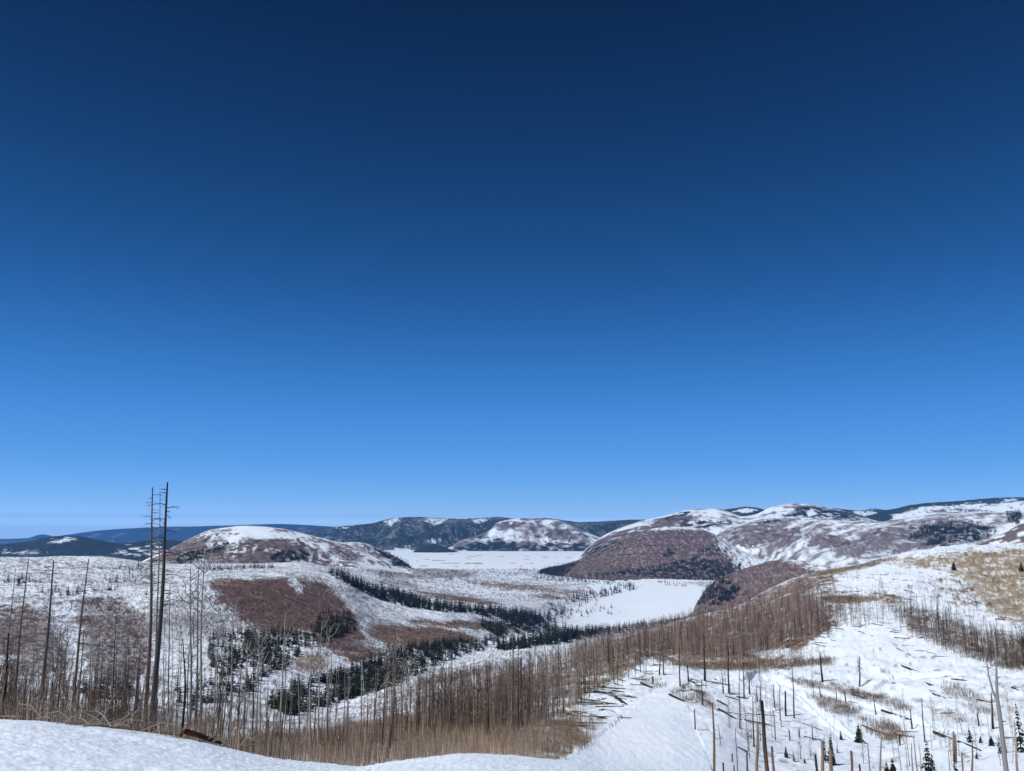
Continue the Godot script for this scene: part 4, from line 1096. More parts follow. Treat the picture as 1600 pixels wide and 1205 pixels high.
func plants_near() -> void:
	var GREY := Color(0.26, 0.245, 0.24)
	var PALE := Color(0.43, 0.40, 0.36)
	var TAN := Color(0.255, 0.18, 0.135)
	var RUST := Color(0.165, 0.098, 0.068)
	var SOOT := Color(0.018, 0.016, 0.016)
	var CHAR := Color(0.05, 0.040, 0.037)
	rng.seed = 301
	# --- trees just beyond the snow lip on the left: base px, base distance, top px, top py, width px, style, low and high colour, label
	var G1 := "dead trees beyond the snow bank"
	var list := [
		[226, 46, 238, 762, 7.0, 1, RUST, CHAR.lerp(GREY, 0.4), "tall rust brown burnt spruce snag with short level twigs at its top"],
		[234, 45, 262, 754, 9.6, 1, CHAR.lerp(GREY, 0.35), CHAR, "tallest and thickest dead spruce, dark trunk with wiry twigs against the sky"],
		[241, 47, 250.5, 770, 4.0, 1, CHAR.lerp(GREY, 0.6), GREY, "slim grey dead spruce standing close beside the tallest snag"],
		[279, 22, 285.6, 999, 4.2, 4, SOOT, SOOT, "black charred pole without branches at the edge of the snow bank"],
		[0, 30, 13, 990, 5.5, 4, SOOT, SOOT, "short black charred snag with pointed broken top"],
		[16, 36, 44, 872, 4.2, 0, CHAR, GREY.lerp(CHAR, 0.5), "leaning grey black snag next to the pointed charred one"],
		[4, 50, 24, 888, 2.8, 0, GREY.lerp(CHAR, 0.4), GREY.lerp(CHAR, 0.4), "thin grey snag behind the pointed charred one"],
		[59, 42, 84, 876, 6.5, 0, CHAR.lerp(GREY, 0.3), CHAR.lerp(GREY, 0.3), "dark snag with a rough crooked top rising from the brush"],
		[108, 40, 138, 874, 5.2, 1, RUST.lerp(GREY, 0.3), CHAR.lerp(GREY, 0.3), "leaning brown snag with fine twigs above a pile of broken branches"],
		[117, 42, 131, 985, 3.6, 0, RUST, TAN, "short brown snag leaning beside the twiggy brown one"],
		[82, 50, 83, 985, 2.5, 0, CHAR, CHAR, ""], [167, 52, 168, 1004, 2.5, 0, CHAR, GREY, ""], [180, 55, 183, 985, 2.8, 0, CHAR, GREY, ""],
		[198, 44, 194, 972, 3.6, 0, RUST, GREY, ""], [209, 48, 220, 1008, 2.6, 0, CHAR, CHAR, ""], [150, 58, 160, 1030, 3.0, 0, CHAR, CHAR, ""],
		[142, 60, 148, 1040, 3.0, 0, RUST, CHAR, ""], [46, 60, 52, 1010, 2.5, 0, GREY, GREY, ""], [66, 44, 72, 1000, 2.6, 0, TAN, GREY, ""],
		[188, 60, 187, 1020, 2.2, 0, TAN, PALE, ""], [216, 58, 218, 1040, 2.2, 0, CHAR, CHAR, ""], [97, 52, 101, 1030, 2.6, 0, TAN, TAN, ""],
		[267, 54, 266, 913, 3.2, 0, GREY.lerp(CHAR, 0.4), GREY, ""], [257, 60, 259, 1010, 2.2, 0, GREY, GREY, ""],
		[296, 52, 297, 886, 4.2, 2, GREY.lerp(CHAR, 0.3), GREY, "p"], [304, 48, 310, 890, 4.4, 0, RUST.lerp(GREY, 0.4), GREY.lerp(CHAR, 0.3), ""],
		[314, 50, 319, 862, 5.0, 2, GREY, PALE, "p"], [341, 56, 341, 944, 3.2, 2, GREY, PALE, "p"], [347, 58, 345, 985, 2.6, 0, GREY, GREY, ""],
		[357, 52, 364, 936, 4.0, 2, GREY, PALE, "p"], [380, 38, 388, 1000, 3.2, 2, TAN, PALE, "p"], [399, 56, 406, 968, 3.8, 2, GREY, PALE, "p"],
		[404, 60, 410, 980, 2.8, 2, GREY, PALE, "p"], [414, 62, 418, 1036, 2.6, 0, TAN, GREY, ""], [437, 55, 447, 958, 4.0, 2, TAN.lerp(GREY, 0.5), PALE, "p"],
		[466, 64, 466, 1025, 2.3, 0, GREY, GREY, ""], [484, 62, 488, 994, 3.4, 2, GREY, PALE, "p"], [497, 58, 503, 978, 3.2, 2, GREY, PALE, "p"],
		[511, 66, 515, 979, 2.6, 2, GREY, PALE, "p"], [524, 70, 527, 1040, 2.3, 0, GREY, GREY, ""], [541, 76, 544, 1050, 2.0, 0, GREY, GREY, ""],
		[561, 72, 565, 1032, 3.0, 0, TAN, PALE, ""], [566, 74, 567, 1040, 2.4, 0, PALE, PALE, ""], [597, 70, 602, 1047, 3.2, 0, RUST, CHAR, ""],
		[370, 48, 372, 1103, 4.5, 4, RUST.lerp(CHAR, 0.5), CHAR, ""], [428, 58, 430, 1060, 2.2, 0, GREY, GREY, ""], [452, 60, 456, 1080, 2.2, 0, TAN, GREY, ""],
		[607, 52, 621, 990, 6.2, 3, SOOT, RUST.lerp(PALE, 0.6), "lone black trunk with a crown of drooping grey branches in the tan thicket"],
		[104, 28, 112, 1090, 4.0, 4, TAN, PALE, "short pale weathered stub standing over the broken branch pile"]]
	for i in 84:
		var px := rng.randf_range(-10, 340) if i < 52 else rng.randf_range(330, 640)
		var py := rng.randf_range(950, 1070) if px < 420 else rng.randf_range(1010, 1085)
		list.append([px, rng.randf_range(46, 92), px + (800.0 - px) * 0.018 + rng.randf_range(-5, 6), py, rng.randf_range(1.5, 2.8), [0, 0, 2, 1][i % 4], [CHAR, GREY, RUST, TAN, GREY.lerp(CHAR, 0.5)][i % 5], [CHAR, GREY, GREY, PALE, GREY][i % 5], ""])
	for a in list:
		var base := ground_far("ridge", a[0], a[1])
		var top := at(a[2], a[3], a[1])
		var w: float = a[4] / PH_F * a[1] * 0.5
		var lb: String = a[8]
		var gr := ""
		if lb == "":
			lb = "%s %s dead trunk %s" % [colour_word(a[6]), "tall thin" if top.y - base.y > 6.5 else "short thin", "beside the tallest snags beyond the snow bank" if a[0] < 330 else "in the tan thicket beyond the snow bank"]
			gr = lb + ", look-alikes"
		elif lb == "p":
			lb = "pale grey dead tree with a forked twiggy crown beyond the snow bank"
			gr = "pale forked dead trees"
		var mid := at((a[0] + a[2]) * 0.5, 0.0, a[1])
		var low: Color = a[6]
		var high: Color = a[7]
		if a[5] == 2:
			low = low.lerp(high, 0.5)
			high = low
		big_snag(base, top, w, maxf(w * 0.22, 0.012), a[5], low, high, lb, gr, rng.randf_range(-0.12, 0.12) + 0.0 * mid.x)
	# --- snags on the right, placed by their feet on the snow: base px, py, top px, py, width px, style, low, high, label
	var G2 := "snags on the snowy slope beside the ski run"
	var right := [
		[1117, 1240, 1114, 1098, 5.2, 0, TAN.lerp(RUST, 0.4), RUST, "brown broken topped trunk rising beside the lower edge of the ski run"],
		[1199, 1228, 1190, 1096, 6.4, 4, RUST, SOOT, "thick red brown trunk with a black charred broken top"],
		[1181, 1222, 1184, 1131, 4.4, 4, TAN, TAN, "tan broken pole next to the thick black topped trunk"],
		[1167, 1222, 1167, 1175, 3.2, 4, RUST, RUST, "short brown stub with a broken limb across its top"],
		[1086, 1140, 1085, 1109, 2.8, 4, TAN, TAN, "short brown stake standing at the edge of the groomed run"],
		[1138, 1083, 1137, 1016, 2.9, 0, SOOT, CHAR, ""], [1130, 1084, 1128, 1051, 2.2, 0, CHAR, CHAR, ""], [1101, 1064, 1100, 1011, 3.6, 0, SOOT, CHAR, ""],
		[1061, 1072, 1061, 1009, 2.6, 0, RUST, CHAR, ""], [1076, 1066, 1074, 1039, 3.0, 0, CHAR, CHAR, ""], [1030, 1055, 1032, 1018, 2.6, 0, CHAR, RUST, ""],
		[1036, 1054, 1035, 1002, 2.4, 0, RUST, CHAR, ""], [1020, 1068, 1020, 1057, 3.0, 4, CHAR, CHAR, ""], [1171, 1085, 1170, 1054, 3.2, 0, CHAR, RUST, ""],
		[1162, 1090, 1161, 1035, 2.4, 0, CHAR, CHAR, ""], [1155, 1139, 1155, 1047, 2.2, 0, RUST, CHAR, ""], [1178, 1167, 1176, 1088, 2.7, 0, CHAR, RUST, ""],
		[1187, 1112, 1189, 1057, 2.3, 0, RUST, RUST, ""], [1152, 1210, 1149, 1137, 2.0, 0, GREY, CHAR, ""], [1130, 1212, 1130, 1192, 3.0, 4, RUST, CHAR, ""],
		[1147, 1214, 1147, 1196, 2.6, 4, RUST, RUST, ""], [1144, 1191, 1144, 1178, 2.6, 4, RUST, RUST, ""], [1126, 1164, 1122, 1132, 2.2, 1, GREY, GREY, ""],
		[1098, 1102, 1096, 1062, 2.6, 0, CHAR, CHAR, ""], [1284.6, 1065.5, 1281, 1018, 3.2, 1, SOOT, CHAR, "black burnt snag with a twiggy top beside the olive brush band"],
		[1343, 1073, 1343, 1026, 2.6, 3, CHAR, GREY.lerp(CHAR, 0.5), "grey snag with drooping twigs alone on the open snow slope"],
		[1227, 1119, 1227, 1080, 2.8, 4, SOOT, CHAR, ""], [1241, 1122.5, 1238, 1040, 2.3, 0, CHAR, CHAR, ""], [1210, 1106, 1208.6, 1070, 2.2, 0, CHAR, CHAR, ""],
		[1183, 1097, 1182, 1072, 2.2, 0, CHAR, CHAR, ""], [1270, 1157, 1269, 1130, 2.2, 1, CHAR, GREY, ""], [1282, 1089, 1280, 1074, 2.0, 0, CHAR, CHAR, ""],
		[1307, 1097, 1306, 1074, 1.8, 0, RUST, CHAR, ""], [1321, 1098, 1320, 1077, 2.2, 0, SOOT, CHAR, ""], [1367, 1117, 1365, 1090, 2.0, 0, CHAR, CHAR, ""],
		[1212, 1157, 1209, 1110, 2.0, 0, RUST, CHAR, ""], [1234, 1157, 1233, 1141, 2.4, 4, RUST, RUST, ""], [1249, 1152, 1248, 1140, 1.8, 4, CHAR, CHAR, ""],
		[1285, 1228, 1285, 1158, 5.2, 4, TAN, TAN, "stout tan broken trunk in front of a pair of small spruces"],
		[1299, 1230, 1297, 1172, 6.0, 4, RUST.lerp(TAN, 0.5), TAN, "stout brown broken trunk leaning beside a small spruce"],
		[1332, 1222, 1330, 1174, 4.2, 4, RUST.lerp(TAN, 0.4), RUST, ""], [1344, 1212, 1343, 1195, 3.2, 4, CHAR, CHAR, ""], [1359, 1214, 1356, 1162, 2.0, 1, GREY, CHAR, ""],
		[1373, 1216, 1378, 1143, 3.4, 0, GREY.lerp(RUST, 0.3), GREY, ""], [1210, 1224, 1206, 1167, 4.2, 4, TAN, RUST, ""], [1277, 1218, 1274, 1180, 4.2, 4, CHAR, CHAR, ""],
		[1552, 1139, 1549, 1083, 3.4, 0, SOOT, RUST, "dark brown snag standing just beside the big grey forked trunk"],
		[1424.6, 1139, 1422.5, 1108, 2.8, 0, CHAR, RUST, ""], [1445, 1160, 1440, 1092, 2.2, 0, RUST, CHAR, ""], [1406, 1165, 1406, 1148, 2.2, 4, SOOT, SOOT, ""],
		[1491, 1190, 1490, 1144, 3.2, 4, RUST, TAN, ""], [1494, 1192, 1493, 1148, 2.4, 4, RUST, TAN, ""], [1517, 1214, 1520, 1158, 3.2, 0, GREY.lerp(RUST, 0.5), RUST, ""],
		[1588, 1208, 1585, 1126, 3.2, 0, TAN, PALE, ""], [1530, 1135, 1527, 1114, 2.4, 4, CHAR, RUST, ""], [1425, 1216, 1424, 1162, 2.6, 0, GREY, GREY, ""],
		[1434, 1218, 1427, 1150, 2.4, 0, GREY, GREY, ""], [1408, 1215, 1403, 1160, 1.8, 0, PALE, TAN, ""], [1419, 1212, 1414, 1158, 1.6, 0, PALE, GREY, ""],
		[1440, 1212, 1436, 1160, 1.6, 0, PALE, GREY, ""], [1504, 1212, 1503, 1177, 2.2, 4, TAN, RUST, ""], [1484, 1210, 1482, 1172, 1.8, 0, GREY, GREY, ""]]
	for a in right:
		var base := ground("ridge", a[0], a[1])
		if base == Vector3.INF:
			print("no ground ", a[0], " ", a[1])
			continue
		var d := Vector2(base.x, base.z).length()
		var top := at(a[2], a[3], d)
		var w: float = a[4] / PH_F * d * 0.5
		var lb: String = a[8]
		var gr := ""
		if lb == "":
			lb = "%s %s %s" % [colour_word(a[6]), "tall bare snag" if top.y - base.y > 5.5 else ("short broken stub" if a[5] == 4 else "small bare snag"), "at the narrow end of the ski run" if a[0] < 1112 and a[1] < 1120 else ("on the bumpy snow just past the run's narrow end" if a[0] < 1215 and a[1] < 1125 else ("beside the lower edge of the groomed run" if a[0] < 1215 else ("near the packed trail" if a[1] < 1130 else "on the lower snow slope among young spruces")))]
			gr = lb + ", look-alikes"
		var o := big_snag(base, top, w, w * (0.7 if a[5] == 4 else 0.35), a[5], a[6], a[7], lb, gr)
		if a[0] == 1167:
			var b := MB.new()
			var q := top - base
			b.tube([q + Vector3(0.1, 0, 0), q + Vector3(-0.9, 0.45, 0)], [w * 0.6, w * 0.5], 5, SOOT, SOOT)
			put(b.mesh(), "broken_limb", mats.bark, o)
	# --- the big grey forked trunk
	var fb := ground("ridge", 1573, 1222)
	var fd := Vector2(fb.x, fb.z).length()
	var fo := Node3D.new()
	fo.name = numbered("forked_dead_tree")
	add_child(fo)
	fo.position = fb
	tag(fo, "big pale grey dead trunk that forks into two bare stems", "dead tree")
	var pp := func(x, y): return at(x, y, fd) - fb
	var tm := MB.new()
	tm.tube([Vector3(0, -0.5, 0), pp.call(1570, 1185), pp.call(1566, 1148), pp.call(1562, 1115), pp.call(1559, 1095)], [0.31, 0.27, 0.25, 0.23, 0.21], 9, GREY, GREY)
	put(tm.mesh(), "trunk", mats.bark, fo)
	var f1 := MB.new()
	f1.tube([pp.call(1559, 1097), pp.call(1552, 1082), pp.call(1545, 1056), pp.call(1541, 1030), pp.call(1537, 1005)], [0.16, 0.12, 0.09, 0.06, 0.02], 7, GREY, GREY)
	put(f1.mesh(), "stem", mats.bark, fo)
	var f2 := MB.new()
	f2.tube([pp.call(1559, 1097), pp.call(1557.5, 1070), pp.call(1557, 1045), pp.call(1556, 1020), pp.call(1554, 1000)], [0.19, 0.15, 0.10, 0.07, 0.02], 7, GREY, GREY)
	put(f2.mesh(), "stem", mats.bark, fo)
	for i in 14:
		var b := MB.new()
		var y := rng.randf_range(1005, 1075)
		var q: Vector3 = pp.call(lerpf(1556, 1557.5, (y - 1005) / 70.0) if i % 2 else lerpf(1537, 1550, (y - 1005) / 70.0), y)
		var dd := Vector3(rng.randf_range(-1, 1), rng.randf_range(0.1, 0.9), rng.randf_range(-1, 1)).normalized()
		var e := q + dd * rng.randf_range(0.6, 1.6)
		b.tube([q, q.lerp(e, 0.5) + Vector3(0, 0.08, 0), e], [0.045, 0.03, 0.01], 4, GREY, GREY)
		put(b.mesh(), "branch", mats.bark, fo)
	# --- burnt stands: the tallest in view are things, the rest a mass
	var sm := []
	for i in 8:
		sm.append(snag_meshes(60 + i, [0, 1, 2, 2, 1, 3, 2, 1][i]))
	var sj := []
	for m in sm:
		sj.append(joined(m))
	rng.seed = 302
	var stands := [
		[[560, 1150, 620, 1132, 700, 1110, 760, 1095, 760, 1150, 700, 1160, 600, 1168], 200, 4.5, 8, 0.30, "spur"],
		[[640, 1125, 720, 1100, 800, 1070, 870, 1052, 900, 1060, 870, 1095, 850, 1130, 800, 1150, 700, 1155], 620, 5, 9, 0.30, "spur"],
		[[780, 1080, 880, 1050, 985, 1028, 1000, 1036, 960, 1062, 900, 1110, 860, 1140, 790, 1150], 270, 6.5, 11.5, 0.26, "spur"],
		[[900, 1050, 1000, 1030, 1040, 1030, 1000, 1060, 960, 1075], 45, 7, 11, 0.2, "spur"],
		[[860, 1050, 900, 1024, 950, 1004, 1000, 990, 1050, 976, 1100, 964, 1100, 1030, 1040, 1028, 985, 1026, 930, 1040], 1900, 6, 10, 0.27, "slope"],
		[[1090, 966, 1150, 948, 1200, 924, 1240, 906, 1265, 925, 1290, 955, 1290, 985, 1240, 1010, 1180, 1030, 1090, 1034], 3000, 5.5, 9, 0.25, "slope"],
		[[1230, 905, 1262, 898, 1300, 905, 1310, 950, 1330, 975, 1290, 1000, 1270, 960], 330, 5, 8, 0.2, "slope"],
		[[1270, 940, 1320, 935, 1390, 955, 1380, 980, 1300, 985], 110, 5, 9, 0.2, "slope"],
		[[1385, 945, 1420, 948, 1480, 970, 1540, 995, 1620, 1010, 1680, 1020, 1680, 1060, 1560, 1045, 1480, 1020, 1420, 990], 520, 5, 9, 0.16, "band"],
		[[1360, 940, 1480, 985, 1560, 1020, 1500, 1030, 1400, 990], 80, 6, 9, 0.2, "band"],
		[[1290, 900, 1400, 890, 1480, 915, 1540, 960, 1480, 965, 1400, 940], 90, 4, 7, 0.18, "top"],
		[[1400, 870, 1520, 860, 1660, 858, 1660, 980, 1580, 985, 1500, 930], 90, 4, 7, 0.18, "top"],
		[[1100, 1070, 1200, 1060, 1230, 1100, 1220, 1180, 1150, 1200, 1120, 1130], 30, 4, 8, 0.2, "run"],
		[[1230, 1070, 1400, 1090, 1600, 1130, 1640, 1200, 1400, 1200, 1220, 1200], 60, 3, 7, 0.25, "run"],
		[[1060, 1040, 1200, 1040, 1300, 1030, 1200, 1048], 120, 4, 8, 0.3, "slope"]]
	var got := []
	for s in stands:
		for q in inside_points(poly(s[0]), s[1]):
			var g := ground("ridge", q.x, q.y)
			if g == Vector3.INF:
				continue
			var h := rng.randf_range(s[2], s[3]) * (1.0 if rng.randf() < 0.6 else rng.randf_range(0.35, 0.85))
			got.append([g, h, h / g.length(), s[5], s[4]])
	got.sort_custom(func(a, b): return a[2] > b[2])
	var say := {
		"spur": ["burnt tree in the dense stand beside the ski run", "burnt stand beside the ski run"],
		"slope": ["burnt tree in the forest on the slope above the meadow", "burnt forest above the meadow"],
		"band": ["burnt trunk in the dark band of dead trees crossing the snowy hillside", "dead trees crossing the hillside"],
		"top": ["dead tree on the open snow and tan grass hilltop", "dead trees on the hilltop"],
		"run": ["dead tree on the lower snow slope among small spruces", "dead trees on the lower slope"]}
	var models := []
	var tint := [CHAR, RUST.lerp(CHAR, 0.4), CHAR.lerp(GREY, 0.5), RUST.lerp(GREY, 0.5), RUST.lerp(TAN, 0.5)]
	var tint_word := ["black", "dark brown", "dark grey", "grey brown", "tan"]
	var style_word := ["sparse", "twiggy", "bushy", "dense", "wiry", "broken topped", "feathery", "spindly"]
	for i in 8:
		for c in tint:
			var o := Node3D.new()
			for k in 2:
				var p := MeshInstance3D.new()
				p.name = ["trunk", "branches"][k]
				p.mesh = sm[i][k]
				var m := vcol(0.95, 0.15)
				m.albedo_color = c.linear_to_srgb()
				p.material_override = m
				if k == 1:
					p.set_meta("kind", "stuff")
				o.add_child(p)
			models.append(o)
	var tf := []
	var cl := []
	for i in 8:
		tf.append([])
		cl.append([])
	for i in got.size():
		var k := rng.randi() % 8
		var s: float = got[i][1] / 10.0
		var wd := s * rng.randf_range(0.7, 1.25) * 1.15
		var T := turned(got[i][0], Vector3(wd, s, wd), 0.03 if rng.randf() < 0.8 else 0.16)
		if i < 290:
			var ti := rng.randi() % tint.size()
			var o: Node3D = models[k * tint.size() + ti].duplicate()
			o.name = numbered("burnt_tree")
			o.transform = T
			add_child(o)
			tag(o, "%s %s %s" % [style_word[k], tint_word[ti], say[got[i][3]][0]], "dead tree", "%s %s trees, %s" % [style_word[k], tint_word[ti], say[got[i][3]][1]])
		else:
			tf[k].append(T)
			var t: float = got[i][4] * (rng.randf_range(0.5, 1.6) if rng.randf() < 0.75 else rng.randf_range(0.08, 0.3))
			cl[k].append(Color(t * 1.2, t * rng.randf_range(0.86, 1.0), t * rng.randf_range(0.70, 0.90)))
	for m in models:
		m.free()
	var bl := ["bare", "twiggy", "bushy", "brushy", "wiry", "broken", "feathery", "spindly"]
	for k in 8:
		mass("burnt_forest", bl[k] + " burnt trees massed on the slopes of the ridge", "dead trees", sj[k], mats.twig, tf[k], cl[k])
	# --- tan sapling thicket beyond the lip, low brush on the slopes
	var clump := [sapling_clump(71, 10, 1.1, 2.6, 0.019), sapling_clump(72, 9, 1.0, 2.2, 0.015), sapling_clump(73, 10, 1.3, 3.2, 0.021)]
	var low_clump := [sapling_clump(74, 14, 1.6, 1.3, 0.022), sapling_clump(75, 11, 1.3, 1.1, 0.02)]
	rng.seed = 303
	var bt := [[], [], []]
	var bc := [[], [], []]
	for i in 2900:
		var px := rng.randf_range(-80, 930)
		var d := pow(rng.randf(), 0.8) * 100.0 + 19.0 + clampf((px - 350.0) / 40.0, 0.0, 9.0)
		if px < 350.0 and (d > 60.0 or rng.randf() < 0.5):
			continue
		var g := ground_far("ridge", px, d)
		if g == Vector3.INF:
			continue
		var q := pix(g)
		if px > 600 and q.y < 1118.0 - (px - 600.0) * 0.02 and rng.randf() < 0.6:
			continue
		if px > 840 and q.y > 1150 + (930 - px) * 0.35:
			continue
		var k := rng.randi() % 3
		var s := rng.randf_range(0.6, 1.15) * lerpf(0.36, 0.95, clampf((d - 20.0) / 75.0, 0.0, 1.0)) * (1.15 if px < 330 else 1.0)
		bt[k].append(turned(g, Vector3(s, s, s), 0.05))
		var t := rng.randf_range(0.35, 1.35)
		bc[k].append(Color(0.52, 0.38, 0.28).lerp([Color(0.46, 0.41, 0.35), Color(0.42, 0.26, 0.17), Color(0.58, 0.45, 0.30)][rng.randi() % 3], rng.randf()) * t)
	for k in 3:
		mass("sapling_thicket", ["tan leafless sapling thicket just below the snow bank", "short tan saplings mixed through the thicket below the snow bank", "tall tan saplings mixed through the thicket below the snow bank"][k], "thicket", clump[k], mats.twig, bt[k], bc[k])
	var tall := sapling_clump(76, 15, 1.2, 4.6, 0.022)
	var tt := []
	var tc := []
	for i in 170:
		var px := rng.randf_range(-60, 230) if i < 140 else rng.randf_range(200, 600)
		var g := ground_far("ridge", px, rng.randf_range(26, 75))
		var s := rng.randf_range(0.35, 0.85)
		tt.append(turned(g, Vector3(s, s, s), 0.12))
		var t := rng.randf_range(0.5, 1.2)
		tc.append(Color(0.20 * t, 0.15 * t, 0.12 * t))
	mass("tall_brush", "tall dark brown twiggy brush between the dead spruces", "brush", tall, mats.twig, tt, tc)
	var lt := [[], []]
	var lc := [[], []]
	var brush := [
		[[1225, 1060, 1260, 1064, 1320, 1072, 1400, 1096, 1430, 1112, 1400, 1112, 1330, 1090, 1260, 1076], 330, 0.8, 0.15],
		[[1255, 1084, 1300, 1092, 1345, 1110, 1330, 1122, 1290, 1112, 1262, 1096], 190, 0.8, 0.16],
		[[1345, 1122, 1400, 1135, 1420, 1155, 1390, 1165, 1355, 1145], 110, 1.0, 0.18],
		[[1460, 1066, 1500, 1070, 1530, 1090, 1560, 1120, 1520, 1115, 1480, 1090], 120, 0.8, 0.17],
		[[1530, 1065, 1660, 1075, 1660, 1130, 1570, 1110], 100, 0.7, 0.17],
		[[1420, 1090, 1480, 1105, 1540, 1135, 1480, 1130], 60, 0.7, 0.17],
		[[1045, 1078, 1078, 1070, 1100, 1080, 1120, 1112, 1090, 1100, 1055, 1095], 70, 0.9, 0.14],
		[[1000, 1062, 1030, 1055, 1045, 1072, 1015, 1080], 30, 0.8, 0.13],
		[[1040, 1038, 1130, 1037, 1230, 1034, 1300, 1030, 1300, 1038, 1230, 1046, 1160, 1050, 1080, 1046], 430, 1.3, 0.16],
		[[1284, 934, 1350, 932, 1374, 938, 1340, 944, 1290, 943], 170, 1.4, 0.18],
		[[1250, 904, 1300, 892, 1350, 884, 1400, 870, 1400, 874, 1350, 890, 1300, 898], 330, 1.5, 0.19],
		[[1380, 945, 1440, 952, 1520, 985, 1660, 1008, 1660, 1060, 1560, 1045, 1480, 1015, 1420, 985], 700, 1.2, 0.12],
		[[920, 1030, 1040, 1026, 1000, 1050, 930, 1080, 880, 1110, 880, 1070], 220, 1.1, 0.17],
		[[860, 1150, 880, 1130, 910, 1150, 925, 1165, 880, 1178, 850, 1185], 60, 1.0, 0.2],
		[[1420, 873, 1500, 863, 1660, 856, 1660, 960, 1600, 975, 1560, 965, 1530, 935, 1500, 900, 1460, 890], 900, 0.9, 0.24]]
	for a in brush:
		for q in inside_points(poly(a[0]), a[1]):
			var g := ground("ridge", q.x, q.y)
			if g == Vector3.INF or near_trail(q.x, q.y) < 4.0:
				continue
			var k := rng.randi() % 2
			var s: float = a[2] * rng.randf_range(0.6, 1.3)
			lt[k].append(turned(g, Vector3(s, s, s), 0.1))
			var t: float = a[3] * 1.6 * rng.randf_range(0.6, 1.3)
			lc[k].append(Color(t, t * 0.76, t * 0.58))
	for k in 2:
		mass("low_brush", ["leafless grey brown low brush on the snowy slopes", "sparse brown twigs poking through the snow on the slopes"][k], "brush", low_clump[k], mats.twig, lt[k], lc[k])
	# --- small spruces on the lower slope
	var near_con := [conifer_meshes(81, 15, 10, 1.35, 0.08), conifer_meshes(82, 13, 9, 0.95, 0.35), conifer_meshes(83, 14, 10, 1.15, 0.12)]
	var spr := [
		[1342.5, 1161, 1131, 0, 1.25, "full bushy young spruce alone on the open snow below the trail"], [1314, 1156, 1141, 2, 1.1, "small slim young spruce on the snow near the bushy one"],
		[1228, 1184, 1165, 2, 1.1, ""], [1300, 1196, 1146, 2, 0.8, "tallest of the young spruces behind the stout broken trunks"], [1290, 1192, 1151, 1, 0.9, "thin ragged spruce behind the stout broken trunks"],
		[1258, 1193, 1184, 0, 1.1, ""], [1397, 1226, 1184, 0, 1.1, ""], [1387, 1224, 1190, 0, 1.2, ""], [1453, 1226, 1155, 1, 1.2, "tall spruce with a dense top and sparse lower branches"],
		[1460, 1228, 1178, 1, 1.3, ""], [1549, 1165, 1149, 0, 1.5, "small dark spruce at the foot of the grey forked trunk"], [1564, 1178, 1147, 1, 1.0, ""], [1533, 1161, 1150, 0, 1.4, ""], [1595, 1176, 1096, 1, 0.75, "tall thin ragged spruce beyond the grey forked trunk"],
		[1516, 1160, 1136, 1, 1.7, ""], [1240, 1190, 1172, 1, 1.0, ""], [1493, 1214, 1170, 1, 0.7, ""], [1526, 1186, 1176, 0, 1.2, ""], [1308, 1177, 1163, 1, 1.0, ""],
		[1490, 891, 876.5, 0, 1.5, "lone dark conifer on the tan grass at the top of the snow field"], [1595, 893, 877, 2, 1.6, "lone dark conifer far along the tan grass hilltop"]]
	for a in spr:
		var g := ground("ridge", a[0], a[1])
		if g == Vector3.INF:
			continue
		var d := Vector2(g.x, g.z).length()
		var h := (at(a[0], a[2], d) - g).y
		var o := Node3D.new()
		o.name = numbered("spruce")
		add_child(o)
		o.transform = Transform3D(Basis.from_euler(Vector3(0, rng.randf() * TAU, 0)).scaled_local(Vector3(h / 10 * a[4], h / 10, h / 10 * a[4])), g)
		tag(o, a[5] if a[5] != "" else "small dark young spruce growing among the dead trunks on the snow", "spruce", "" if a[5] != "" else "young spruces among the dead trunks")
		put(near_con[a[3]][0], "trunk", mats.twig, o)
		put(near_con[a[3]][1], "crown", mats.leaf, o)
	# --- fallen logs
	var named := [[1376, 1111, 1422, 1126, 0.34, "longest thick dark fallen log lying along the trail"], [1458, 1145, 1487, 1156, 0.35, ""], [1497, 1160, 1533, 1174, 0.3, ""], [1120, 1096, 1136, 1104, 0.3, ""], [1122, 1109, 1149, 1124, 0.32, ""], [1077, 1064, 1093, 1074, 0.3, ""], [1116, 1062, 1130, 1071, 0.3, ""], [1045, 1086, 1069, 1097, 0.3, ""], [1000, 1068, 1020, 1076, 0.35, ""], [961, 1091, 978, 1102, 0.4, ""], [925, 1074, 946, 1075, 0.3, ""], [947, 1100, 975, 1103, 0.25, ""], [920, 1120, 948, 1124, 0.2, ""], [1393, 1068, 1414, 1071, 0.22, ""], [1400, 1013, 1430, 1029, 0.2, ""], [1408, 1041, 1435, 1051, 0.28, ""], [1330, 980, 1346, 979, 0.25, ""], [1341, 987, 1350, 991, 0.25, ""], [1328, 1085, 1354, 1093, 0.25, ""], [1448, 1068, 1476, 1080, 0.22, ""], [1457, 1084, 1478, 1092, 0.2, ""], [1526, 1094, 1550, 1099, 0.25, ""], [1580, 1075, 1592, 1080, 0.25, ""], [1255, 1152, 1282, 1158, 0.2, ""], [1254, 1131, 1284, 1142, 0.14, ""], [1345, 1134, 1390, 1151, 0.16, ""], [1412, 922, 1428, 926, 0.3, ""], [1470, 920, 1484, 924, 0.3, ""], [1524, 940, 1541, 948, 0.35, ""], [1555, 968, 1576, 970, 0.35, ""], [1536, 899, 1544, 901, 0.35, ""], [1418, 917, 1426, 919, 0.3, ""], [1484, 899, 1490, 901, 0.3, ""], [1486, 1062, 1510, 1064, 0.25, ""]]
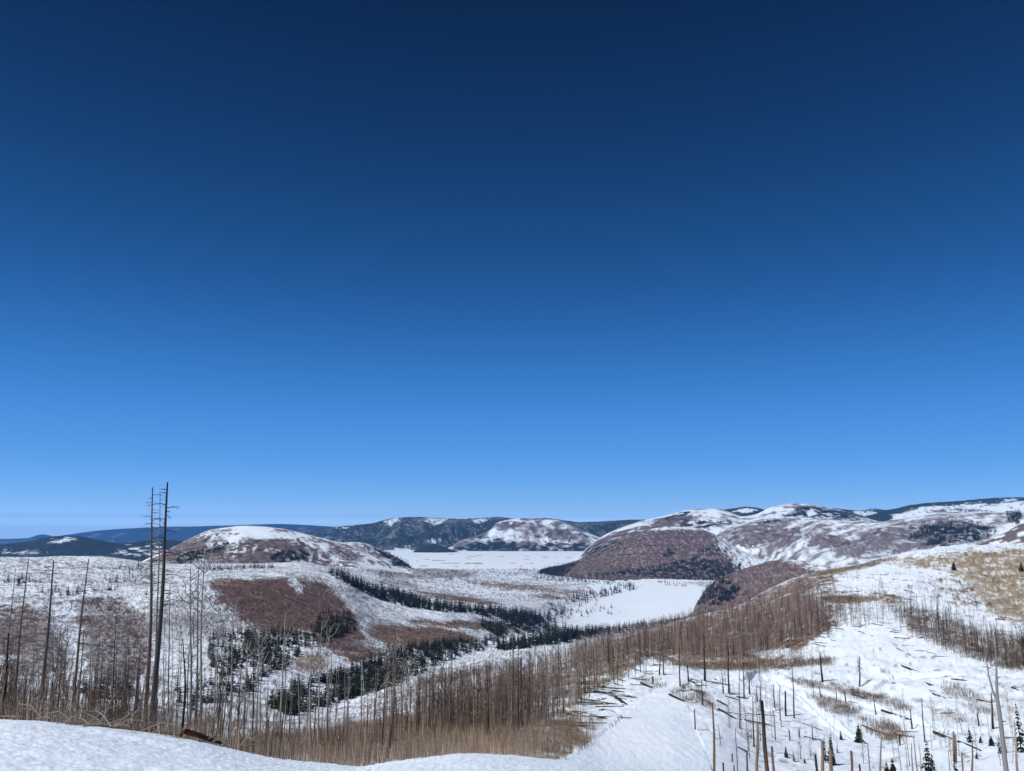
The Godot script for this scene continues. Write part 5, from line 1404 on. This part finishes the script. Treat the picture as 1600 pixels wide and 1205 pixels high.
	for a in named:
		var p0 := ground("ridge", a[0], a[1])
		var p1 := ground("ridge", a[2], a[3])
		if p0 == Vector3.INF or p1 == Vector3.INF:
			continue
		log_between(p0, p1, a[4] * 0.7, CHAR.lerp(SOOT, 0.3), a[5] if a[5] != "" else "dark fallen log lying half sunk in the snow", "" if a[5] != "" else "fallen logs on the snow")
	rng.seed = 304
	var fields := [[[850, 1135, 900, 1080, 960, 1045, 1030, 1030, 1000, 1065, 960, 1100, 900, 1140], 52], [[1075, 1060, 1140, 1070, 1180, 1130, 1130, 1130], 12], [[1180, 1000, 1290, 960, 1310, 985, 1250, 1020], 40], [[1260, 910, 1400, 890, 1520, 940, 1440, 945, 1300, 930], 45], [[1300, 945, 1400, 965, 1500, 1020, 1440, 1030, 1360, 990], 20], [[1230, 1070, 1600, 1090, 1620, 1190, 1230, 1190], 8]]
	var where := ["dark fallen log among the burnt trunks beside the groomed run", "dark fallen log on the hummocky snow below the run's narrow end", "dark fallen log at the edge of the dense burnt forest", "dark fallen log on the open snow near the hilltop", "dark fallen log below the band of dead trees", "dark fallen log on the lower snow slope among young spruces"]
	for fi in fields.size():
		var f: Array = fields[fi]
		for q in inside_points(poly(f[0]), f[1]):
			var g := ground("ridge", q.x, q.y)
			if g == Vector3.INF or near_trail(q.x, q.y) < 4.0:
				continue
			var L := rng.randf_range(3.0, 8.5)
			var px_l := L / g.length() * PH_F
			var e := ground("ridge", q.x + px_l * rng.randf_range(0.7, 1.0), q.y + px_l * rng.randf_range(-0.04, 0.22))
			if e == Vector3.INF or e.distance_to(g) > 14.0:
				continue
			log_between(g, e, rng.randf_range(0.08, 0.16), CHAR.lerp(RUST, rng.randf() * 0.5), where[fi], where[fi].replace("log", "logs"), 2)
	# --- rotten log and branch litter at the lip
	var l0 := ground_far("ridge", 288, 15.2)
	var l1 := ground_far("ridge", 345, 16.6)
	log_between(l0 + Vector3(0, 0.1, 0), l1 + Vector3(0, 0.05, 0), 0.05, Color(0.11, 0.05, 0.03), "rotten rust red log end lying at the edge of the snow bank", "", 2)
	rng.seed = 305
	for i in 46:
		var px := rng.randf_range(100, 185) if i < 26 else rng.randf_range(10, 420)
		var d := rng.randf_range(14.6, 17.5)
		var g := ground_far("ridge", px, d) + Vector3(0, 0.06, 0)
		var dd := Vector3(rng.randf_range(-1, 1), rng.randf_range(-0.05, 0.35), rng.randf_range(-0.4, 0.4)).normalized()
		var b := MB.new()
		var L := rng.randf_range(0.25, 0.8)
		var c := PALE.lerp(TAN, rng.randf()).lerp(CHAR, rng.randf() * 0.5)
		b.tube([Vector3.ZERO, dd * L * 0.5 + Vector3(0, rng.randf_range(0, 0.1), 0), dd * L], [0.012, 0.010, 0.004], 5, c, c)
		for s in 3:
			var z := dd * L * rng.randf_range(0.3, 0.9)
			b.tube([z, z + Vector3(rng.randf_range(-1, 1), rng.randf_range(-0.1, 0.7), rng.randf_range(-0.5, 0.5)) * 0.2], [0.006, 0.003], 3, c, c)
		var o := put(b.mesh(), "broken_branch", mats.bark)
		o.position = g
		tag(o, "bare broken branch in the litter along the edge of the snow bank", "branch", "branch litter on the snow bank")
